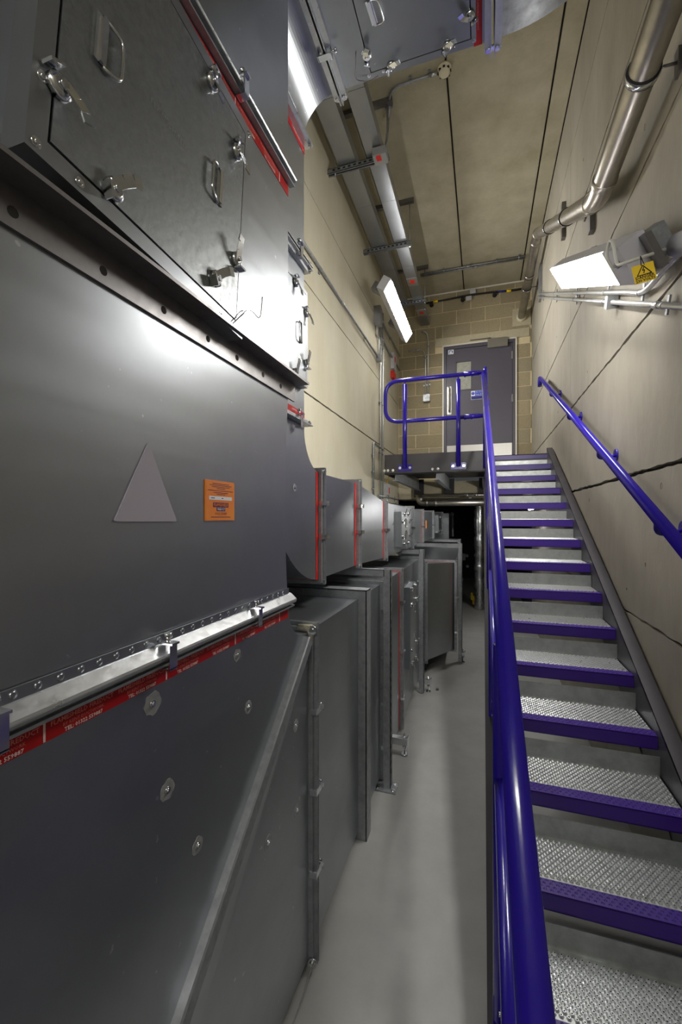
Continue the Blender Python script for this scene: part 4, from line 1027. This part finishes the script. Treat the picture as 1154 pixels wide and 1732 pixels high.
for j, dy in enumerate((0, .05)):
    conduit('conduit', ('ceiling crossing conduit nearer the smoke detector', 'ceiling crossing conduit nearer the blockwork wall')[j], [(-.9, cc.y+dy, Zk), (XPp-.03, cc.y+dy, Zk)], .0125, saddles=[((x_, cc.y+dy, Zk), (1, 0, 0), (0, 0, 1)) for x_ in (-.55, -.15, .2, .5)], couplers=[((-.2+.1*j, cc.y+dy, Zk), (1, 0, 0))], group='crossing ceiling conduits', mt='galv_dull')

# ---------------------------------------------------------------- left wall conduits
XE = XL+.025; wL = (-1, 0, 0)
zL = P(637, 600, X=XE).z; yL = P(640, 600, X=XE).y
conduit('conduit', 'long level conduit along the left wall ending at a box', [(XE, 1.75, zL), (XE, yL, zL)], .0125, saddles=[((XE, y_, zL), (0, 1, 0), wL) for y_ in (2.6, 3.5, 5.0)], couplers=[((XE, P(580, 500, X=XE).y, zL), (0, 1, 0))], mt='galv_dull')
tag(MB().box(XL, XL+.06, yL-.03, yL+.05, zL-.05, zL+.04).build('conduit_box', M['galv_dull']), 'small conduit box at the end of the long wall conduit', 'junction box')
bt = P(637, 535, X=XE)
conduit('conduit', 'short swan-neck conduit between two boxes on the left wall', [(XE, yL+.04, zL+.04), (XE, yL+.05, zL+.3), (XE, bt.y+.02, bt.z-.25), (XE, bt.y+.02, bt.z)], .0125)
tag(MB().box(XL, XL+.09, bt.y-.05, bt.y+.08, bt.z-.12, bt.z+.12).build('conduit_box', M['lampside']), 'grey box on the left wall below the lit luminaire', 'junction box')
for j, (u, v0, v1) in enumerate(((643, 530, 852), (647, 530, 852))):
    a_ = P(u+1, v0, X=XE); b_ = P(u+1, v1, X=XE)
    conduit('conduit', ('tall vertical conduit nearer the swan-neck box', 'tall vertical conduit nearer the blockwork wall')[j], [(XE, a_.y, a_.z), (XE, a_.y, b_.z)], .013, saddles=[((XE, a_.y, z_), (0, 0, 1), wL) for z_ in (2.4, 1.6, .9)], group='vertical conduits by the landing')
a_ = P(632, 755, X=XE); b_ = P(632, 850, X=XE); e_ = P(649, 762, X=XE)
conduit('conduit', 'short vertical conduit turning along the left wall', [(XE, e_.y, e_.z), (XE, a_.y, e_.z+.02), (XE, a_.y, b_.z)], .013, .06, saddles=[((XE, a_.y, e_.z-.15-.22*i), (0, 0, 1), wL) for i in range(3)], mt='galv_dull')
for j, (v1, lab_) in enumerate(((618, 'upper level conduit on the left wall under the luminaire'), (640, 'lower level conduit on the left wall under the luminaire'))):
    z_ = (2.78, 2.52)[j]
    conduit('conduit', lab_, [(XE, 5.8, z_), (XE, YB-.03, z_)], .0125, saddles=[((XE, 6.5, z_), (0, 1, 0), wL)], mt=('galv_bright', 'galv_dull')[j])
cp = P(667, 635, X=XL+.04)
cpt = thing('call_point', 'red call point with grey interface box on the left wall', 'call point', cp)
MB().box(XL, XL+.05, cp.y-.10, cp.y+.10, cp.z-.06, cp.z+.05).build('body', M['red'], cpt, bevel=.006)
MB().box(XL, XL+.05, cp.y-.08, cp.y+.12, cp.z+.09, cp.z+.34).build('interface_box', M['lampbody'], cpt, bevel=.004)
MB().box(XL+.05, XL+.053, cp.y-.02, cp.y+.06, cp.z+.22, cp.z+.30).build('red_label', M['red'], cpt)
MB().cyl((XE, cp.y, cp.z+.34), (XE, cp.y, 2.505), .0125, 10).build('pipe_run', M['galv_dull'], cpt)
# level pipes low on the left wall
for j, (z_, lab_) in enumerate(((.30, 'upper thin conduit low on the left wall over the duct run'), (.20, 'lower thin conduit low on the left wall over the duct run'))):
    conduit('conduit', lab_, [(XE+.02*j, 5.0+.7*(1-j), z_), (XE+.02*j, YB+.5, z_)], .013, saddles=[((XE+.02*j, y_, z_), (0, 1, 0), wL) for y_ in (5.9, 6.4, 6.9)], couplers=[((XE+.02*j, 6.2, z_), (0, 1, 0))], mt='galv_dull')
eb = thing('earth_box', 'small grey box with red label and yellow earth cable below the landing', 'junction box', P(650, 830, X=XL))
p = P(651, 828, X=XL)
MB().box(XL, XL+.06, p.y-.03, p.y+.09, p.z-.08, p.z+.08).build('body', M['lampbody'], eb); MB().box(XL+.06, XL+.062, p.y+.0, p.y+.06, p.z-.06, p.z+.03).build('red_label', M['red'], eb)
MB().tube(fillet([(XL+.03, p.y+.03, p.z+.08), (XL+.05, p.y+.02, p.z+.18), (XL+.12, p.y-.12, p.z+.25), (XL+.2, p.y-.3, p.z+.24)], .08), .007, 8).build('earth_cable', M['yellow'], eb)

# ---------------------------------------------------------------- back wall services
YK = YB-.02
pa = [P(u, v, Y=YK) for (u, v) in ((714, 561), (722, 562), (724.5, 575), (724.5, 670))]
pb = [P(u, v, Y=YK) for (u, v) in ((690, 594), (716, 591), (720, 602), (720, 670))]
wB = (0, 1, 0)
conduit('conduit', 'outer back wall conduit dropping from the trunking end to the switch box', pa, .0115, .1, saddles=[(P(724.5, v, Y=YK), (0, 0, 1), wB) for v in (586, 650)])
conduit('conduit', 'inner back wall conduit bending beside the outer one', pb, .0115, .1, saddles=[(P(720, v, Y=YK), (0, 0, 1), wB) for v in (606, 652)]+[(P(704, 592.5, Y=YK), (1, 0, 0), wB)])
p = P(722, 674, Y=YB)
sw = thing('switch_box', 'metal switch box on the blockwork beside the door', 'switch', p)
MB().box(p.x-.055, p.x+.055, YB-.05, YB, p.z-.06, p.z+.06).build('body', M['galv_dull'], sw, bevel=.004); MB().box(p.x-.015, p.x+.015, YB-.056, YB-.05, p.z-.02, p.z+.02).build('rocker', M['signwhite'], sw)
cab = thing('cable', 'black and blue cable clipped along the top of the back wall', 'cable', P(800, 500, Y=YB))
cpts = [P(u, v, Y=YB-.03) for (u, v) in ((716, 514), (730, 511), (760, 506), (790, 500), (820, 496), (845, 493), (870, 491), (882, 489))]
MB().tube(cpts, .014, 10).build('sheath', M['black'], cab)
MB().tube([P(842, 493.5, Y=YB-.03), P(856, 492.3, Y=YB-.03)], .0155, 10).build('blue_sleeve', M['bluecable'], cab)
for (u, v) in ((737, 509.5), (861, 492)): MB().tube([P(u-4, v+.6, Y=YB-.03), P(u+4, v-.4, Y=YB-.03)], .019, 10).build('yellow_tag', M['yellow'], cab)
for (u, v) in ((730, 515), (783, 506), (837, 498)):
    q = P(u, v, Y=YB-.03); m = MB(); m.tube([(q.x, YB-.055, q.z), (q.x, YB, q.z)], [.028, .034], 12); m.build('cable_cleat', M['black'], cab)
for (u, v, lab_) in ((793, 504, 'lower white label plate on the back wall cable'), (800, 493, 'upper white label plate at the ceiling edge')):
    q = P(u, v, Y=YB-.05); tag(MB().box(q.x-.045, q.x+.045, YB-.055, YB-.01, q.z-.03, q.z+.03).build('label_plate', M['lampbody']), lab_, 'label plate')
# pipes below the landing
YQ = 7.05
pz = P(760, 850, Y=YQ).z
pp1 = thing('waste_pipe', 'stainless waste pipe crossing below the landing with an elbow', 'pipe', P(760, 850, Y=YQ))
xe = P(710, 848, Y=YQ).x
MB().tube(fillet([(xe, YQ, pz+.12), (xe, YQ, pz), (.60, YQ, pz)], .09, 8), .058, 18).build('pipe_run', M['stainless'], pp1)
MB().box(-.2, -.16, YQ, YB+.2, pz+.04, pz+.08).build('hanger_arm', M['galv_dull'], pp1); MB().box(-.2, -.16, YB+.01, YB+.05, pz+.04, .32).build('hanger_arm', M['galv_dull'], pp1)
for u in (722, 737): q = P(u, 850, Y=YQ); m = MB(); m.tube([(q.x-.018, YQ, pz), (q.x+.018, YQ, pz)], .063, 18); m.build('socket', M['stainless'], pp1)
q = P(760, 838, Y=7.2)
conduit('conduit', 'thin pipe running above the waste pipe below the landing', [(P(702, 840, Y=7.2).x, 7.2, q.z), (.6, 7.2, q.z)], .020, couplers=[((P(790, 838, Y=7.2).x, 7.2, q.z), (1, 0, 0)), ((P(805, 838, Y=7.2).x, 7.2, q.z), (1, 0, 0))], mt='stainless')
fp = P(811, 1030, Z=-H)
lag = thing('lagged_pipe', 'vertical foil lagged pipe standing beyond the staircase', 'pipe', (fp.x, fp.y, -H))
m = MB(); rr = random.Random(2); pts = []; rad = []
z_ = -H
while z_ < .30: pts.append((fp.x+rr.uniform(-.006, .006), fp.y, z_)); rad.append(.085+rr.uniform(-.012, .010)); z_ += .06
m.tube(pts, rad, 16); m.build('foil_jacket', M['foil'], lag)
yb_ = P(802, 1022, Z=-H)
ye = thing('pipe_stand', 'yellow foot bracket on the floor beside the foil lagged pipe', 'bracket', (yb_.x, yb_.y, -H))
m = MB(); m.box(yb_.x-.03, yb_.x+.03, yb_.y-.03, yb_.y+.03, -H, -H+.16); m.box(yb_.x-.055, yb_.x-.02, yb_.y-.03, yb_.y+.03, -H+.08, -H+.22); m.build('bracket', M['yellow'], ye, bevel=.006)
# small round fittings of unknown kind, and a box, on the far wall
for (u, v, r, lab_) in ((765, 869, .05, 'pale round fitting hanging high in the dark passage'), (790, 940, .05, 'pale round fitting next to the control box in the passage'), (791, 958, .045, 'pale round fitting lowest on the dark passage wall')):
    q = P(u, v, Y=11.95); m = MB(); m.tube([(q.x, 12.0, q.z), (q.x, 11.93, q.z)], [r, r*.7], 14)
    tag(m.build('round_fitting', M['lampbody']), lab_, 'fitting', 'round fittings in the dark passage')
q = P(783, 942, Y=11.95)
tag(MB().box(q.x-.07, q.x+.07, 11.92, 12.0, q.z-.09, q.z+.09).build('control_box', M['lampbody'], bevel=.01), 'small pale control box in the dark passage', 'control box')
